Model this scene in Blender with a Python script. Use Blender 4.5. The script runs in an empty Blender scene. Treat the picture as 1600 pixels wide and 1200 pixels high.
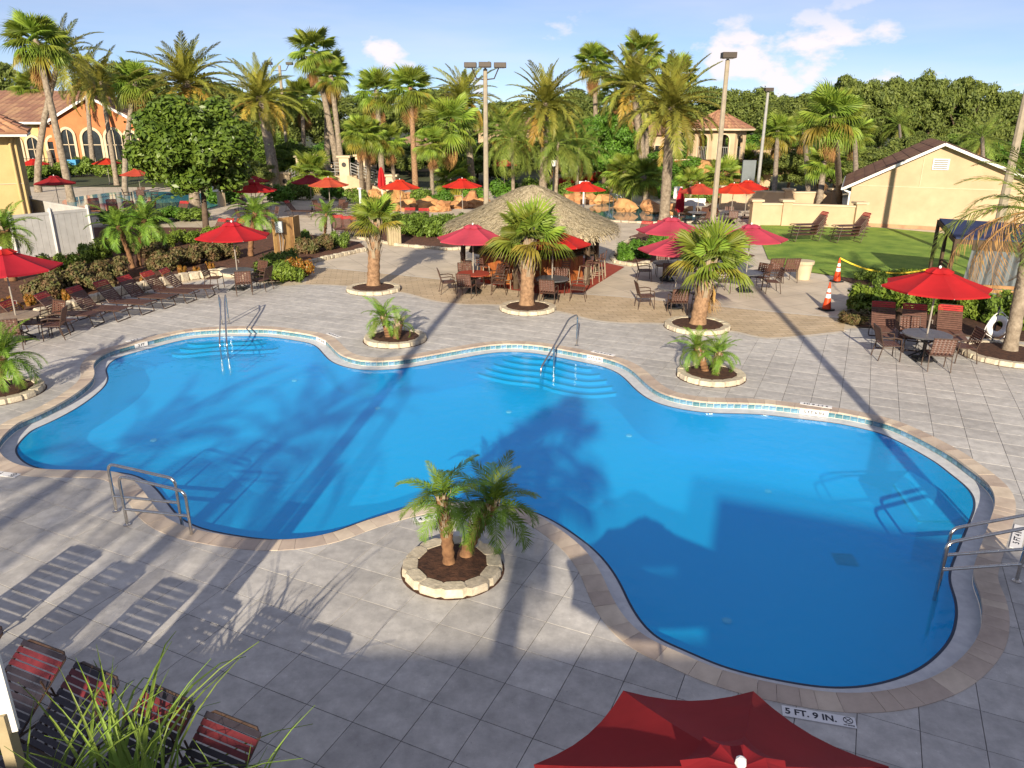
import bpy, bmesh, math, random
from mathutils import Vector, Matrix, Euler
import numpy as np
R = math.radians
rnd = random.Random(7)
scene = bpy.context.scene
C = scene.collection
# ------------------------------------------------------------------ camera
CAMH = 6.05; FPX = 1171.0; PITCH = R(19.39); ROLL = R(0.28)
_cp, _sp = math.cos(PITCH), math.sin(PITCH)
_Rv = Vector((1, 0, 0)); _F = Vector((0, _cp, -_sp)); _U = Vector((0, _sp, _cp))
CR = _Rv * math.cos(ROLL) + _U * math.sin(ROLL)
CU = -_Rv * math.sin(ROLL) + _U * math.cos(ROLL)
cam_d = bpy.data.cameras.new('camera'); cam_d.sensor_width = 36; cam_d.lens = FPX / 1600 * 36
cam_d.clip_end = 3000; cam_d.clip_start = .05
cam = bpy.data.objects.new('camera', cam_d); C.objects.link(cam)
cam.matrix_world = Matrix(((CR.x, CU.x, -_F.x, 0), (CR.y, CU.y, -_F.y, 0), (CR.z, CU.z, -_F.z, CAMH), (0, 0, 0, 1)))
scene.camera = cam
# ------------------------------------------------------------------ sky, sun, exposure
SUN_EL = R(19.5); SUN_AZ = R(186.6)
w = bpy.data.worlds.new('World'); scene.world = w; w.use_nodes = True
nt = w.node_tree; bg = nt.nodes['Background']
sky = nt.nodes.new('ShaderNodeTexSky'); sky.sky_type = 'NISHITA'; sky.sun_disc = False
sky.sun_elevation = SUN_EL; sky.sun_rotation = SUN_AZ; sky.air_density = 0.62; sky.dust_density = 0.0; sky.ozone_density = 4.5
tc = nt.nodes.new('ShaderNodeTexCoord')
sep = nt.nodes.new('ShaderNodeSeparateXYZ'); nt.links.new(tc.outputs['Generated'], sep.inputs[0])
mp = nt.nodes.new('ShaderNodeMapping'); mp.inputs['Location'].default_value = (3, 1, 2); mp.inputs['Scale'].default_value = (1, 1, 1.9)
nt.links.new(tc.outputs['Generated'], mp.inputs[0])
n1 = nt.nodes.new('ShaderNodeTexNoise'); n1.inputs['Scale'].default_value = 7.5; n1.inputs['Detail'].default_value = 9; n1.inputs['Roughness'].default_value = .56
nt.links.new(mp.outputs[0], n1.inputs['Vector'])
cr = nt.nodes.new('ShaderNodeValToRGB'); cr.color_ramp.elements[0].position = .55; cr.color_ramp.elements[1].position = .65
nt.links.new(n1.outputs['Fac'], cr.inputs[0])
# cumulus only stand low over the horizon
el = nt.nodes.new('ShaderNodeMapRange'); el.inputs['From Min'].default_value = .085; el.inputs['From Max'].default_value = .17
el.inputs['To Min'].default_value = 1; el.inputs['To Max'].default_value = 0
nt.links.new(sep.outputs['Z'], el.inputs['Value'])
mu = nt.nodes.new('ShaderNodeMath'); mu.operation = 'MULTIPLY'; nt.links.new(cr.outputs[0], mu.inputs[0]); nt.links.new(el.outputs[0], mu.inputs[1])
# thin cirrus streaks
mp2 = nt.nodes.new('ShaderNodeMapping'); mp2.inputs['Scale'].default_value = (1.2, 1.2, 7); mp2.inputs['Rotation'].default_value = (0, .22, 0)
nt.links.new(tc.outputs['Generated'], mp2.inputs[0])
n2 = nt.nodes.new('ShaderNodeTexNoise'); n2.inputs['Scale'].default_value = 2.6; n2.inputs['Detail'].default_value = 5; nt.links.new(mp2.outputs[0], n2.inputs['Vector'])
cr2 = nt.nodes.new('ShaderNodeValToRGB'); cr2.color_ramp.elements[0].position = .40; cr2.color_ramp.elements[1].position = .75
cr2.color_ramp.elements[0].color = (.20, .20, .20, 1); cr2.color_ramp.elements[1].color = (.42, .42, .42, 1); nt.links.new(n2.outputs['Fac'], cr2.inputs[0])
mx = nt.nodes.new('ShaderNodeMath'); mx.operation = 'MAXIMUM'; nt.links.new(mu.outputs[0], mx.inputs[0]); nt.links.new(cr2.outputs[0], mx.inputs[1])
mixc = nt.nodes.new('ShaderNodeMix'); mixc.data_type = 'RGBA'
nt.links.new(mx.outputs[0], mixc.inputs['Factor']); nt.links.new(sky.outputs[0], mixc.inputs['A'])
mixc.inputs['B'].default_value = (9.0, 8.25, 8.5, 1)
nt.links.new(mixc.outputs['Result'], bg.inputs['Color']); bg.inputs['Strength'].default_value = 0.056
SUNV = Vector((math.sin(SUN_AZ) * math.cos(SUN_EL), math.cos(SUN_AZ) * math.cos(SUN_EL), math.sin(SUN_EL)))
sl = bpy.data.lights.new('sun', 'SUN'); sl.energy = 4.0; sl.angle = R(.53); sl.color = (1, .86, .66)
so = bpy.data.objects.new('sun', sl); C.objects.link(so); so.rotation_euler = (-SUNV).to_track_quat('-Z', 'Y').to_euler(); so.location = (-20, -60, 40)
scene.view_settings.view_transform = 'Standard'; scene.view_settings.look = 'None'
scene.view_settings.exposure = 1.08; scene.view_settings.gamma = 1
scene.cycles.max_bounces = 8; scene.cycles.transparent_max_bounces = 24
scene.cycles.caustics_reflective = False; scene.cycles.caustics_refractive = False
scene.cycles.use_denoising = True
# ------------------------------------------------------------------ helpers
def G(px, py, z=0.0):
    """point where the ray of photo pixel (px,py) meets the level z"""
    d = CR * ((px - 800) / FPX) + CU * ((600 - py) / FPX) + _F
    t = (z - CAMH) / d.z
    return Vector((d.x * t, d.y * t, z))
def HT(py, base):
    """height at which pixel row py stands above the spot base"""
    dist = math.hypot(base[0], base[1]) if False else base[1]
    ang = PITCH + math.atan((py - 600) / FPX)
    return CAMH - dist * math.tan(ang)
M = {}
def nodes_of(m): return m.node_tree.nodes, m.node_tree.links
def mat(name, c1, c2=None, scale=3.0, rough=.7, detail=4, bump=0, bscale=None, metal=0, spec=.4, rand=0, trans=0, stops=(.35, .65), coord='Object'):
    m = bpy.data.materials.new(name); m.use_nodes = True; N, L = nodes_of(m)
    b = N['Principled BSDF']; b.inputs['Roughness'].default_value = rough; b.inputs['Metallic'].default_value = metal
    b.inputs['Specular IOR Level'].default_value = spec
    t = N.new('ShaderNodeTexCoord'); col = None
    if c2 is None: c2 = tuple(x * .8 for x in c1)
    n = N.new('ShaderNodeTexNoise'); n.inputs['Scale'].default_value = scale; n.inputs['Detail'].default_value = detail; n.inputs['Roughness'].default_value = .6
    L.new(t.outputs[coord], n.inputs['Vector'])
    r = N.new('ShaderNodeValToRGB'); r.color_ramp.elements[0].position = stops[0]; r.color_ramp.elements[1].position = stops[1]
    r.color_ramp.elements[0].color = (*c2, 1); r.color_ramp.elements[1].color = (*c1, 1)
    L.new(n.outputs['Fac'], r.inputs[0]); col = r.outputs[0]
    if rand:
        oi = N.new('ShaderNodeObjectInfo'); hs = N.new('ShaderNodeHueSaturation')
        mr = N.new('ShaderNodeMapRange'); mr.inputs['To Min'].default_value = 1 - rand; mr.inputs['To Max'].default_value = 1 + rand
        L.new(oi.outputs['Random'], mr.inputs['Value']); L.new(mr.outputs[0], hs.inputs['Value'])
        mr2 = N.new('ShaderNodeMapRange'); mr2.inputs['To Min'].default_value = .5 - rand * .06; mr2.inputs['To Max'].default_value = .5 + rand * .06
        L.new(oi.outputs['Random'], mr2.inputs['Value']); L.new(mr2.outputs[0], hs.inputs['Hue'])
        L.new(col, hs.inputs['Color']); col = hs.outputs[0]
    L.new(col, b.inputs['Base Color'])
    if bump:
        n2 = N.new('ShaderNodeTexNoise'); n2.inputs['Scale'].default_value = bscale or scale * 6; n2.inputs['Detail'].default_value = 5
        L.new(t.outputs[coord], n2.inputs['Vector'])
        bp = N.new('ShaderNodeBump'); bp.inputs['Strength'].default_value = bump; bp.inputs['Distance'].default_value = .02
        L.new(n2.outputs['Fac'], bp.inputs['Height']); L.new(bp.outputs[0], b.inputs['Normal'])
    if trans:
        tr = N.new('ShaderNodeBsdfTranslucent'); L.new(col, tr.inputs['Color']); ms = N.new('ShaderNodeMixShader'); ms.inputs[0].default_value = trans
        L.new(b.outputs[0], ms.inputs[1]); L.new(tr.outputs[0], ms.inputs[2]); L.new(ms.outputs[0], N['Material Output'].inputs[0])
    M[name] = m
    return m
class MB:
    def __init__(s): s.v = []; s.f = []
    def add(s, vs, fs):
        o = len(s.v); s.v += [tuple(x) for x in vs]; s.f += [tuple(i + o for i in f) for f in fs]
    def quad(s, *p): s.add(p, [tuple(range(len(p)))])
    def box(s, c, size, rz=0, ry=0, rx=0):
        m = Euler((rx, ry, rz)).to_matrix(); h = [x / 2 for x in size]; c = Vector(c)
        vs = [c + m @ Vector((x * h[0], y * h[1], z * h[2])) for x in (-1, 1) for y in (-1, 1) for z in (-1, 1)]
        s.add(vs, [(0, 1, 3, 2), (4, 6, 7, 5), (0, 4, 5, 1), (2, 3, 7, 6), (0, 2, 6, 4), (1, 5, 7, 3)])
    def bar(s, a, b, wdt, hgt, up=(0, 0, 1)):
        a, b = Vector(a), Vector(b); d = (b - a).normalized(); u = Vector(up)
        sd = d.cross(u)
        if sd.length < 1e-4: sd = d.cross(Vector((1, 0, 0)))
        sd.normalize(); u = sd.cross(d)
        vs = []
        for p in (a, b):
            for x, y in ((-1, -1), (1, -1), (1, 1), (-1, 1)): vs.append(p + sd * x * wdt / 2 + u * y * hgt / 2)
        s.add(vs, [(0, 1, 2, 3), (7, 6, 5, 4), (0, 4, 5, 1), (1, 5, 6, 2), (2, 6, 7, 3), (3, 7, 4, 0)])
    def tube(s, pts, r, n=8, cap=True):
        pts = [Vector(p) for p in pts]; k = len(pts); rs = r if isinstance(r, (list, tuple)) else [r] * k
        vs = []; prev = None
        for i, p in enumerate(pts):
            d = (pts[min(i + 1, k - 1)] - pts[max(i - 1, 0)]).normalized()
            if prev is None:
                a = d.cross(Vector((0, 0, 1)))
                if a.length < 1e-3: a = d.cross(Vector((1, 0, 0)))
            else: a = prev - d * prev.dot(d)
            a.normalize(); prev = a; b = d.cross(a)
            for j in range(n):
                t = 2 * math.pi * j / n; vs.append(p + (a * math.cos(t) + b * math.sin(t)) * rs[i])
        fs = [(i * n + j, i * n + (j + 1) % n, (i + 1) * n + (j + 1) % n, (i + 1) * n + j) for i in range(k - 1) for j in range(n)]
        if cap: fs += [tuple(range(n - 1, -1, -1)), tuple((k - 1) * n + j for j in range(n))]
        s.add(vs, fs)
    def lathe(s, prof, n=16, c=(0, 0, 0), a0=0):
        vs = []; k = len(prof)
        for r, z in prof:
            for j in range(n):
                t = a0 + 2 * math.pi * j / n; vs.append((c[0] + r * math.cos(t), c[1] + r * math.sin(t), c[2] + z))
        fs = [(i * n + j, i * n + (j + 1) % n, (i + 1) * n + (j + 1) % n, (i + 1) * n + j) for i in range(k - 1) for j in range(n)]
        fs += [tuple(range(n - 1, -1, -1)), tuple((k - 1) * n + j for j in range(n))]
        s.add(vs, fs)
    def prism(s, poly, z0, z1):
        n = len(poly); vs = [(p[0], p[1], z0) for p in poly] + [(p[0], p[1], z1) for p in poly]
        s.add(vs, [tuple(range(n - 1, -1, -1)), tuple(range(n, 2 * n))] + [(i, (i + 1) % n, n + (i + 1) % n, n + i) for i in range(n)])
    def mesh(s, name, m=None, smooth=False):
        me = bpy.data.meshes.new(name); me.from_pydata(s.v, [], s.f); me.update()
        if m: me.materials.append(M[m] if isinstance(m, str) else m)
        if smooth:
            me.polygons.foreach_set('use_smooth', [True] * len(me.polygons))
            me.set_sharp_from_angle(angle=R(40))
        return me
    def build(s, name, m, parent=None, loc=None, rot=None, smooth=False, bevel=0):
        o = obj(name, s.mesh(name, m, smooth), parent, loc, rot)
        if bevel:
            b = o.modifiers.new('bevel', 'BEVEL'); b.width = bevel; b.segments = 2; b.limit_method = 'ANGLE'
        return o
def obj(name, me, parent=None, loc=None, rot=None, scale=None):
    o = bpy.data.objects.new(name, me); C.objects.link(o)
    if parent: o.parent = parent
    if loc is not None: o.location = loc
    if rot is not None: o.rotation_euler = rot
    if scale is not None: o.scale = (scale,) * 3 if isinstance(scale, (int, float)) else scale
    return o
def tag(o, label, cat, group=None):
    o['label'] = label; o['category'] = cat
    if group: o['group'] = group
    return o
def thing(name, label, cat, loc=(0, 0, 0), rz=0, group=None, scale=None):
    o = obj(name, None, None, loc, (0, 0, rz), scale); o.empty_display_size = .2
    return tag(o, label, cat, group)
def struct(o): o['kind'] = 'structure'; return o
def dup(root, label=None, loc=None, rz=None, scale=None):
    def cp(o, par):
        c = o.copy(); C.objects.link(c); c.parent = par
        for ch in o.children: cp(ch, c)
        return c
    r = cp(root, None)
    if label: r['label'] = label
    if loc is not None: r.location = loc
    if rz is not None: r.rotation_euler = (0, 0, rz)
    if scale is not None: r.scale = (scale,) * 3 if isinstance(scale, (int, float)) else scale
    return r
class Proto:
    """first use moves the prototype, later uses copy it"""
    def __init__(s, fn): s.fn = fn; s.o = None
    def put(s, label, loc, rz=0, scale=None):
        if s.o is None:
            s.o = s.fn(); o = s.o; o['label'] = label; o.location = loc; o.rotation_euler = (0, 0, rz)
            if scale is not None: o.scale = (scale,) * 3 if isinstance(scale, (int, float)) else scale
            return o
        return dup(s.o, label, loc, rz, scale if scale is not None else 1)
# ------------------------------------------------------------------ materials
def paver_mat(name, c1, c2, rand=.06, rough=.62, scale=2.2):
    """honed stone slab: broad tone drift per slab, cloudy mottling, pale and dark flecks"""
    m = mat(name, c1, c2, scale, rough, 6, .12, 60, rand=rand); N, L = nodes_of(m); b = N['Principled BSDF']
    src = b.inputs['Base Color'].links[0].from_socket; geo = N.new('ShaderNodeNewGeometry')
    def noise(sc, det, lo, hi, a, z):
        n = N.new('ShaderNodeTexNoise'); n.inputs['Scale'].default_value = sc; n.inputs['Detail'].default_value = det; n.inputs['Roughness'].default_value = .65; L.new(geo.outputs['Position'], n.inputs['Vector'])
        r = N.new('ShaderNodeMapRange'); r.inputs['From Min'].default_value = lo; r.inputs['From Max'].default_value = hi; r.inputs['To Min'].default_value = a; r.inputs['To Max'].default_value = z; L.new(n.outputs['Fac'], r.inputs['Value']); return r.outputs[0]
    col = src
    for o in (noise(.35, 3, .35, .65, .90, 1.08), noise(6.5, 8, .35, .68, .84, 1.10), noise(26, 3, .66, .74, 1.0, 1.22), noise(31, 2, .66, .74, 1.0, .72)):
        h = N.new('ShaderNodeHueSaturation'); L.new(o, h.inputs['Value']); L.new(col, h.inputs['Color']); col = h.outputs[0]
    L.new(col, b.inputs['Base Color']); return m
paver_mat('grey_paver', (.53, .515, .49), (.41, .40, .385), rand=.10)
mat('deck_mortar', (.10, .10, .10), (.07, .07, .07), 5, .9)
mat('coping', (.60, .50, .40), (.44, .36, .285), 2.5, .6, 5, .1, 50, rand=.20)
mat('band', (.62, .58, .50), (.5, .46, .4), 4, .7)
mat('gutter', (.62, .64, .66), (.5, .52, .55), 6, .5)
mat('pool_tile', (.16, .33, .42), (.05, .15, .24), 14, .15, 3, rand=.35, spec=.6)
mat('grout', (.65, .64, .6), None, 5, .8)
mat('soil', (.10, .045, .025), (.035, .016, .01), 9, .95, 6, .8, 30)
mat('red_mulch', (.17, .075, .045), (.06, .028, .018), 8, .95, 6, .8, 30)
mat('edge_stone', (.62, .555, .43), (.40, .35, .26), 6, .85, 5, .5, 25, rand=.12)
mat('lawn', (.25, .37, .045), (.10, .20, .018), .8, .9, 8, .9, 60)
mat('earth', (.14, .13, .08), (.08, .09, .045), .6, .95, 6)
mat('steel', (.62, .6, .57), (.5, .48, .45), 20, .22, metal=1)
mat('brown_metal', (.075, .045, .032), (.05, .03, .022), 15, .45)
mat('strap_brown', (.13, .062, .045), (.09, .042, .03), 12, .5)
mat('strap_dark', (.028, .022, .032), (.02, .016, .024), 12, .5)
mat('strap_red', (.42, .035, .030), (.30, .02, .02), 12, .5)
mat('black_metal', (.02, .02, .02), None, 12, .45)
mat('table_grey', (.12, .125, .135), (.085, .09, .1), 10, .4)
mat('table_tan', (.34, .28, .2), (.26, .21, .15), 10, .45)
for nm, c in (('canvas_red', (.50, .014, .022)), ('canvas_pink', (.50, .055, .10)), ('canvas_faded', (.55, .085, .04)), ('canvas_deep', (.30, .012, .022)), ('canvas_bright', (.60, .03, .012))):
    mat(nm, c, tuple(x * .80 for x in c), 1.6, .8, 5, .25, 5, trans=.22, rand=.07)
mat('pole_metal', (.34, .31, .27), None, 10, .4)
mat('white_paint', (.78, .77, .74), (.7, .69, .66), 5, .6)
mat('white_plastic', (.8, .8, .8), (.72, .72, .72), 5, .4)
mat('vinyl', (.50, .50, .49), (.43, .43, .42), 3, .5)
mat('cream', (.52, .39, .25), (.44, .325, .205), .9, .85, 5, .1, 40)
mat('cream_light', (.60, .49, .335), (.50, .41, .28), 2, .85, 5, .1, 40)
mat('yellow_wall', (.55, .41, .19), (.48, .355, .16), 1.2, .85, 5, .1, 40)
mat('orange_wall', (.50, .19, .075), (.43, .155, .06), 1.2, .85, 5, .1, 40)
mat('roof_tile', (.33, .19, .125), (.21, .115, .08), 1.4, .8, 5, rand=.22)
mat('roof_shingle', (.16, .085, .055), (.10, .055, .04), 2.5, .85, 5, rand=.2)
mat('roof_pale', (.42, .22, .13), (.30, .15, .09), 1.6, .8, 5, rand=.2)
mat('glass_dark', (.02, .025, .03), (.01, .012, .016), 3, .08, spec=.8)
mat('concrete_pole', (.35, .30, .225), (.28, .24, .175), 6, .85, 5, .2, 30)
mat('grey_pole', (.34, .34, .33), (.28, .28, .27), 6, .6)
mat('lamp_brown', (.05, .035, .025), None, 10, .5)
mat('wood_orange', (.40, .135, .035), (.27, .085, .022), 5, .55, 5, .15, 30, rand=.15)
mat('wood_tan', (.42, .25, .10), (.30, .17, .065), 4, .7, 5, .2, 30, rand=.15)
mat('wood_dark', (.085, .055, .03), (.055, .035, .02), 5, .7, 5, .2, 30)
mat('bin_beige', (.40, .33, .20), (.33, .27, .16), 5, .7)
mat('red_floor', (.33, .055, .030), (.27, .042, .024), 3, .75)
mat('thatch', (.40, .34, .22), (.17, .135, .08), 22, .95, 6, .6, 60)
mat('thatch_strand', (.60, .52, .35), (.26, .21, .125), 16, .9, 3)
mat('navy', (.022, .034, .10), (.016, .026, .08), 3, .7)
mat('curtain', (.17, .195, .205), (.14, .16, .17), 2, .8)
mat('cone_orange', (.72, .07, .012), (.64, .055, .01), 5, .5)
mat('rock_orange', (.52, .28, .12), (.34, .165, .065), 1.7, .9, 7, .9, 5, rand=.1)
mat('slide_red', (.38, .02, .018), None, 4, .3)
mat('slide_cream', (.66, .58, .42), None, 4, .35)
mat('trunk_grey', (.32, .265, .20), (.16, .125, .09), 6, .9, 8, .9, 18)
mat('trunk_brown', (.27, .145, .07), (.14, .07, .035), 7, .9, 6, .7, 16)
mat('trunk_orange', (.36, .22, .125), (.17, .10, .055), 9, .9, 8, 1.0, 22)
mat('boot', (.42, .34, .235), (.27, .21, .14), 6, .9, 5, .3, 20, rand=.15)
mat('bark', (.14, .10, .07), (.08, .055, .04), 5, .95, 6, .8, 14)
LEAF = dict(rough=.5, detail=3, spec=.35)
mat('fan_leaf', (.29, .36, .05), (.14, .23, .03), 1.2, rand=.30, trans=.30, **LEAF)
mat('fan_leaf_yellow', (.34, .27, .045), (.20, .20, .03), 1.2, rand=.25, trans=.30, **LEAF)
mat('date_leaf', (.32, .31, .05), (.17, .19, .035), 1.0, rand=.28, trans=.25, **LEAF)
mat('date_leaf_gold', (.48, .31, .055), (.27, .19, .04), 1.0, rand=.2, trans=.25, **LEAF)
mat('pygmy_leaf', (.25, .38, .05), (.12, .23, .03), 2, rand=.28, trans=.30, **LEAF)
mat('queen_leaf', (.27, .34, .06), (.14, .21, .04), 1.0, rand=.25, trans=.3, **LEAF)
mat('dead_leaf', (.46, .27, .10), (.30, .16, .06), 2, rough=.8, rand=.22, trans=.15)
mat('oak_leaf', (.22, .27, .055), (.09, .13, .03), 1.6, rough=.6, trans=.32)
mat('bright_leaf', (.14, .29, .03), (.06, .15, .015), 1.0, rough=.5, trans=.25)
mat('round_leaf', (.17, .25, .035), (.065, .12, .016), 2.0, rough=.4, trans=.22)
mat('hedge_leaf', (.19, .29, .04), (.075, .13, .02), 2.0, rough=.55, trans=.2)
mat('lime_leaf', (.22, .30, .04), (.10, .17, .02), 2.0, rough=.5, trans=.25)
mat('plum_leaf', (.20, .115, .06), (.10, .13, .035), 3.0, rough=.6, trans=.2)
mat('croton_leaf', (.50, .13, .025), (.16, .20, .03), 9, rough=.5, trans=.25)
mat('grass_blade', (.28, .40, .06), (.13, .22, .035), 1.5, rough=.5, rand=.2, trans=.35)
mat('sign_black', (.012, .014, .03), None, 5, .6)
mat('blue_box', (.45, .52, .56), None, 5, .5)
mat('strap_maroon', (.14, .018, .024), (.10, .013, .018), 12, .5)
# ================================================================== setting: ground, pool, deck
def catmull(pts, n=8, closed=True):
    out = []; k = len(pts)
    for i in range(k if closed else k - 1):
        p0, p1, p2, p3 = (pts[(i + j - 1) % k] if closed else pts[min(max(i + j - 1, 0), k - 1)] for j in range(4))
        for s in range(n):
            t = s / n
            out.append(tuple(.5 * ((2 * p1[a]) + (-p0[a] + p2[a]) * t + (2 * p0[a] - 5 * p1[a] + 4 * p2[a] - p3[a]) * t * t + (-p0[a] + 3 * p1[a] - 3 * p2[a] + p3[a]) * t ** 3) for a in (0, 1)))
    if not closed: out.append(tuple(pts[-1][:2]))
    return out
def resample(pts, step, closed=True):
    q = list(pts) + ([pts[0]] if closed else []); acc = [0]
    for a, b in zip(q, q[1:]): acc.append(acc[-1] + math.dist(a, b))
    n = max(3, round(acc[-1] / step)); out = []; j = 0
    for i in range(n if closed else n + 1):
        s = acc[-1] * i / n
        while j < len(acc) - 2 and acc[j + 1] < s: j += 1
        t = (s - acc[j]) / max(acc[j + 1] - acc[j], 1e-9); out.append((q[j][0] + (q[j + 1][0] - q[j][0]) * t, q[j][1] + (q[j + 1][1] - q[j][1]) * t))
    return out
POOL_PX = [(-3,690),(25,662),(50,651),(82,636),(110,620),(132,604),(144,592),(147,582),(145,570),(155,557),(175,547),(211,537),(262,524),(300,517),(350,514),(400,513.5),(425,514.5),(462,519),(495,525),(510,532),(520,542),(532,553),(550,560),(575,564),(612,563),(650,558),(712,547),(762,539),(800,537),(837,539),(875,545),(917,553),(950,560),(975,569),(992,580),(1010,597),(1028,610),(1048,618),(1076,624),(1109,628),(1153,629),(1197,631),(1249,637),(1294,642),(1327,647),(1359,654),(1381,659),(1403,667),(1425,677),(1447,688),(1469,700),(1491,713),(1512,729),(1530,742),(1545,756),(1554,770),(1556,788),(1550,808),(1539,839),(1529,867),(1522,890),(1524,906),(1532,923),(1537,948),(1536,972),(1529,997),(1508,1025),(1480,1048),(1445,1065),(1400,1078),(1357,1084),(1305,1084),(1252,1077),(1200,1067),(1150,1055),(1112,1043),(1075,1027),(1037,1010),(1010,998),(985,977),(968,956),(953,930),(940,900),(925,875),(905,852),(880,832),(850,812),(820,797),(785,788),(740,785),(685,787),(655,791),(625,798),(582,811),(550,822),(525,832),(487,840),(450,844),(407,844),(350,837),(300,827),(270,816),(250,803),(236,786),(226,772),(214,757),(200,746),(185,739),(165,736),(120,735),(75,734),(45,731),(18,723),(0,709)]
pw = [tuple(G(x, y, 0)[:2]) for x, y in POOL_PX]
OUT = resample(catmull(pw, 6), .10)
for _ in range(4):
    OUT = [tuple((OUT[i - 1][a] + 2 * OUT[i][a] + OUT[(i + 1) % len(OUT)][a]) / 4 for a in (0, 1)) for i in range(len(OUT))]
NP = len(OUT)
area = sum(OUT[i][0] * OUT[(i + 1) % NP][1] - OUT[(i + 1) % NP][0] * OUT[i][1] for i in range(NP)) / 2
if area < 0: OUT = OUT[::-1]
OUTA = np.array(OUT)
tan = np.roll(OUTA, -3, 0) - np.roll(OUTA, 3, 0); tan /= np.linalg.norm(tan, axis=1)[:, None]
NRM = np.stack([tan[:, 1], -tan[:, 0]], 1)          # outward (ccw loop)
def off(d): return [tuple(OUTA[i] + NRM[i] * d) for i in range(NP)]
def inpoly(p, poly):
    c = False; x, y = p[0], p[1]; j = len(poly) - 1
    for i in range(len(poly)):
        a, b = poly[i], poly[j]
        if (a[1] > y) != (b[1] > y) and x < (b[0] - a[0]) * (y - a[1]) / (b[1] - a[1]) + a[0]: c = not c
        j = i
    return c
def sheet(name, loops, z, m, zf=None):
    bm = bmesh.new(); es = []
    for lp in loops:
        vs = [bm.verts.new((p[0], p[1], zf(p) if zf else z)) for p in lp]
        es += [bm.edges.new((vs[i], vs[(i + 1) % len(vs)])) for i in range(len(vs))]
    bmesh.ops.triangle_fill(bm, edges=es, use_beauty=True, use_dissolve=False)
    for f in bm.faces:
        if f.normal.z < 0: f.normal_flip()
    me = bpy.data.meshes.new(name); bm.to_mesh(me); bm.free(); me.materials.append(M[m])
    return struct(obj(name, me))
def gp(pl): return [tuple(G(x, y, 0)[:2]) for x, y in pl]
def ring(name, a, za, b, zb, m, parent, smooth=True):
    mb = MB(); n = len(a)
    mb.v = [(p[0], p[1], za) for p in a] + [(p[0], p[1], zb) for p in b]
    mb.f = [(i, (i + 1) % n, n + (i + 1) % n, n + i) for i in range(n)]
    return mb.build(name, m, parent, smooth=smooth)
BIG = 1400
sheet('ground', [[(-BIG, -60), (BIG, -60), (BIG, BIG), (-BIG, BIG)], off(.02)[::4]], -.035, 'earth')
# pool basin
def pool_floor_mat():
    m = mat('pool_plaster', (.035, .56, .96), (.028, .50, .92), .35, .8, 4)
    return m
pool_floor_mat()
WATER_Z = -.165
LED = .30
pool = struct(obj('swimming_pool', None)); pool['label'] = 'free form swimming pool shell with stone coping'
inner = off(-LED)
_pl = Vector(G(250, 570)[:2]); _pr = Vector(G(1380, 980)[:2]); _ax = (_pr - _pl); _al = _ax.length; _ax.normalize()
def depth(p): 
    t = ((p[0] - _pl.x) * _ax.x + (p[1] - _pl.y) * _ax.y) / _al
    return -(.80 + .62 * t)
ring('gutter_ledge', off(.0), -.155, inner, -.163, 'gutter', pool)
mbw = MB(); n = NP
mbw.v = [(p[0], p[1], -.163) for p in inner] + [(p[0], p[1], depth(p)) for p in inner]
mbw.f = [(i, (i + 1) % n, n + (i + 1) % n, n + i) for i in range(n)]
mat('pool_wall_dimmed', (.03, .29, .66), (.025, .25, .60), .4, .8)  # pool plaster darkened in its colour to offset the strong sun on the wall
mbw.build('pool_wall', 'pool_wall_dimmed', pool, smooth=True)
fl = sheet('pool_floor', [inner[::2]], 0, 'pool_plaster', depth); fl.parent = pool
ring('grout_wall', off(.012), -.02, off(.012), -.158, 'grout', pool)
mat('lip_line', (.03, .05, .09), None, 5, .6)
ring('gutter_lip', off(-LED + .035), -.1602, off(-LED), -.1605, 'lip_line', pool)
# waterline tiles, one by one on the sides that face the camera
tp = resample(OUT, .155); nt_ = len(tp); tm = MB(); tm.box((0, 0, 0), (.145, .014, .118)); tme = tm.mesh('waterline_tile', 'pool_tile'); cnt = 0; rest = MB()
for i in range(nt_):
    a, b = Vector(tp[i]), Vector(tp[(i + 1) % nt_]); c = (a + b) / 2; d = (b - a).normalized(); nn = Vector((d.y, -d.x))
    ang = math.atan2(d.y, d.x); face = nn.dot(c) > 0.0
    if face and cnt < 300:
        obj('waterline_tile', tme, pool, (c.x + nn.x * .009, c.y + nn.y * .009, -.082), (0, 0, ang)); cnt += 1
    else: rest.box((c.x + nn.x * .009, c.y + nn.y * .009, -.082), (.145, .014, .118), ang)
ro = rest.build('waterline_tiles', 'pool_tile', pool); ro['kind'] = 'stuff'
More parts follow.
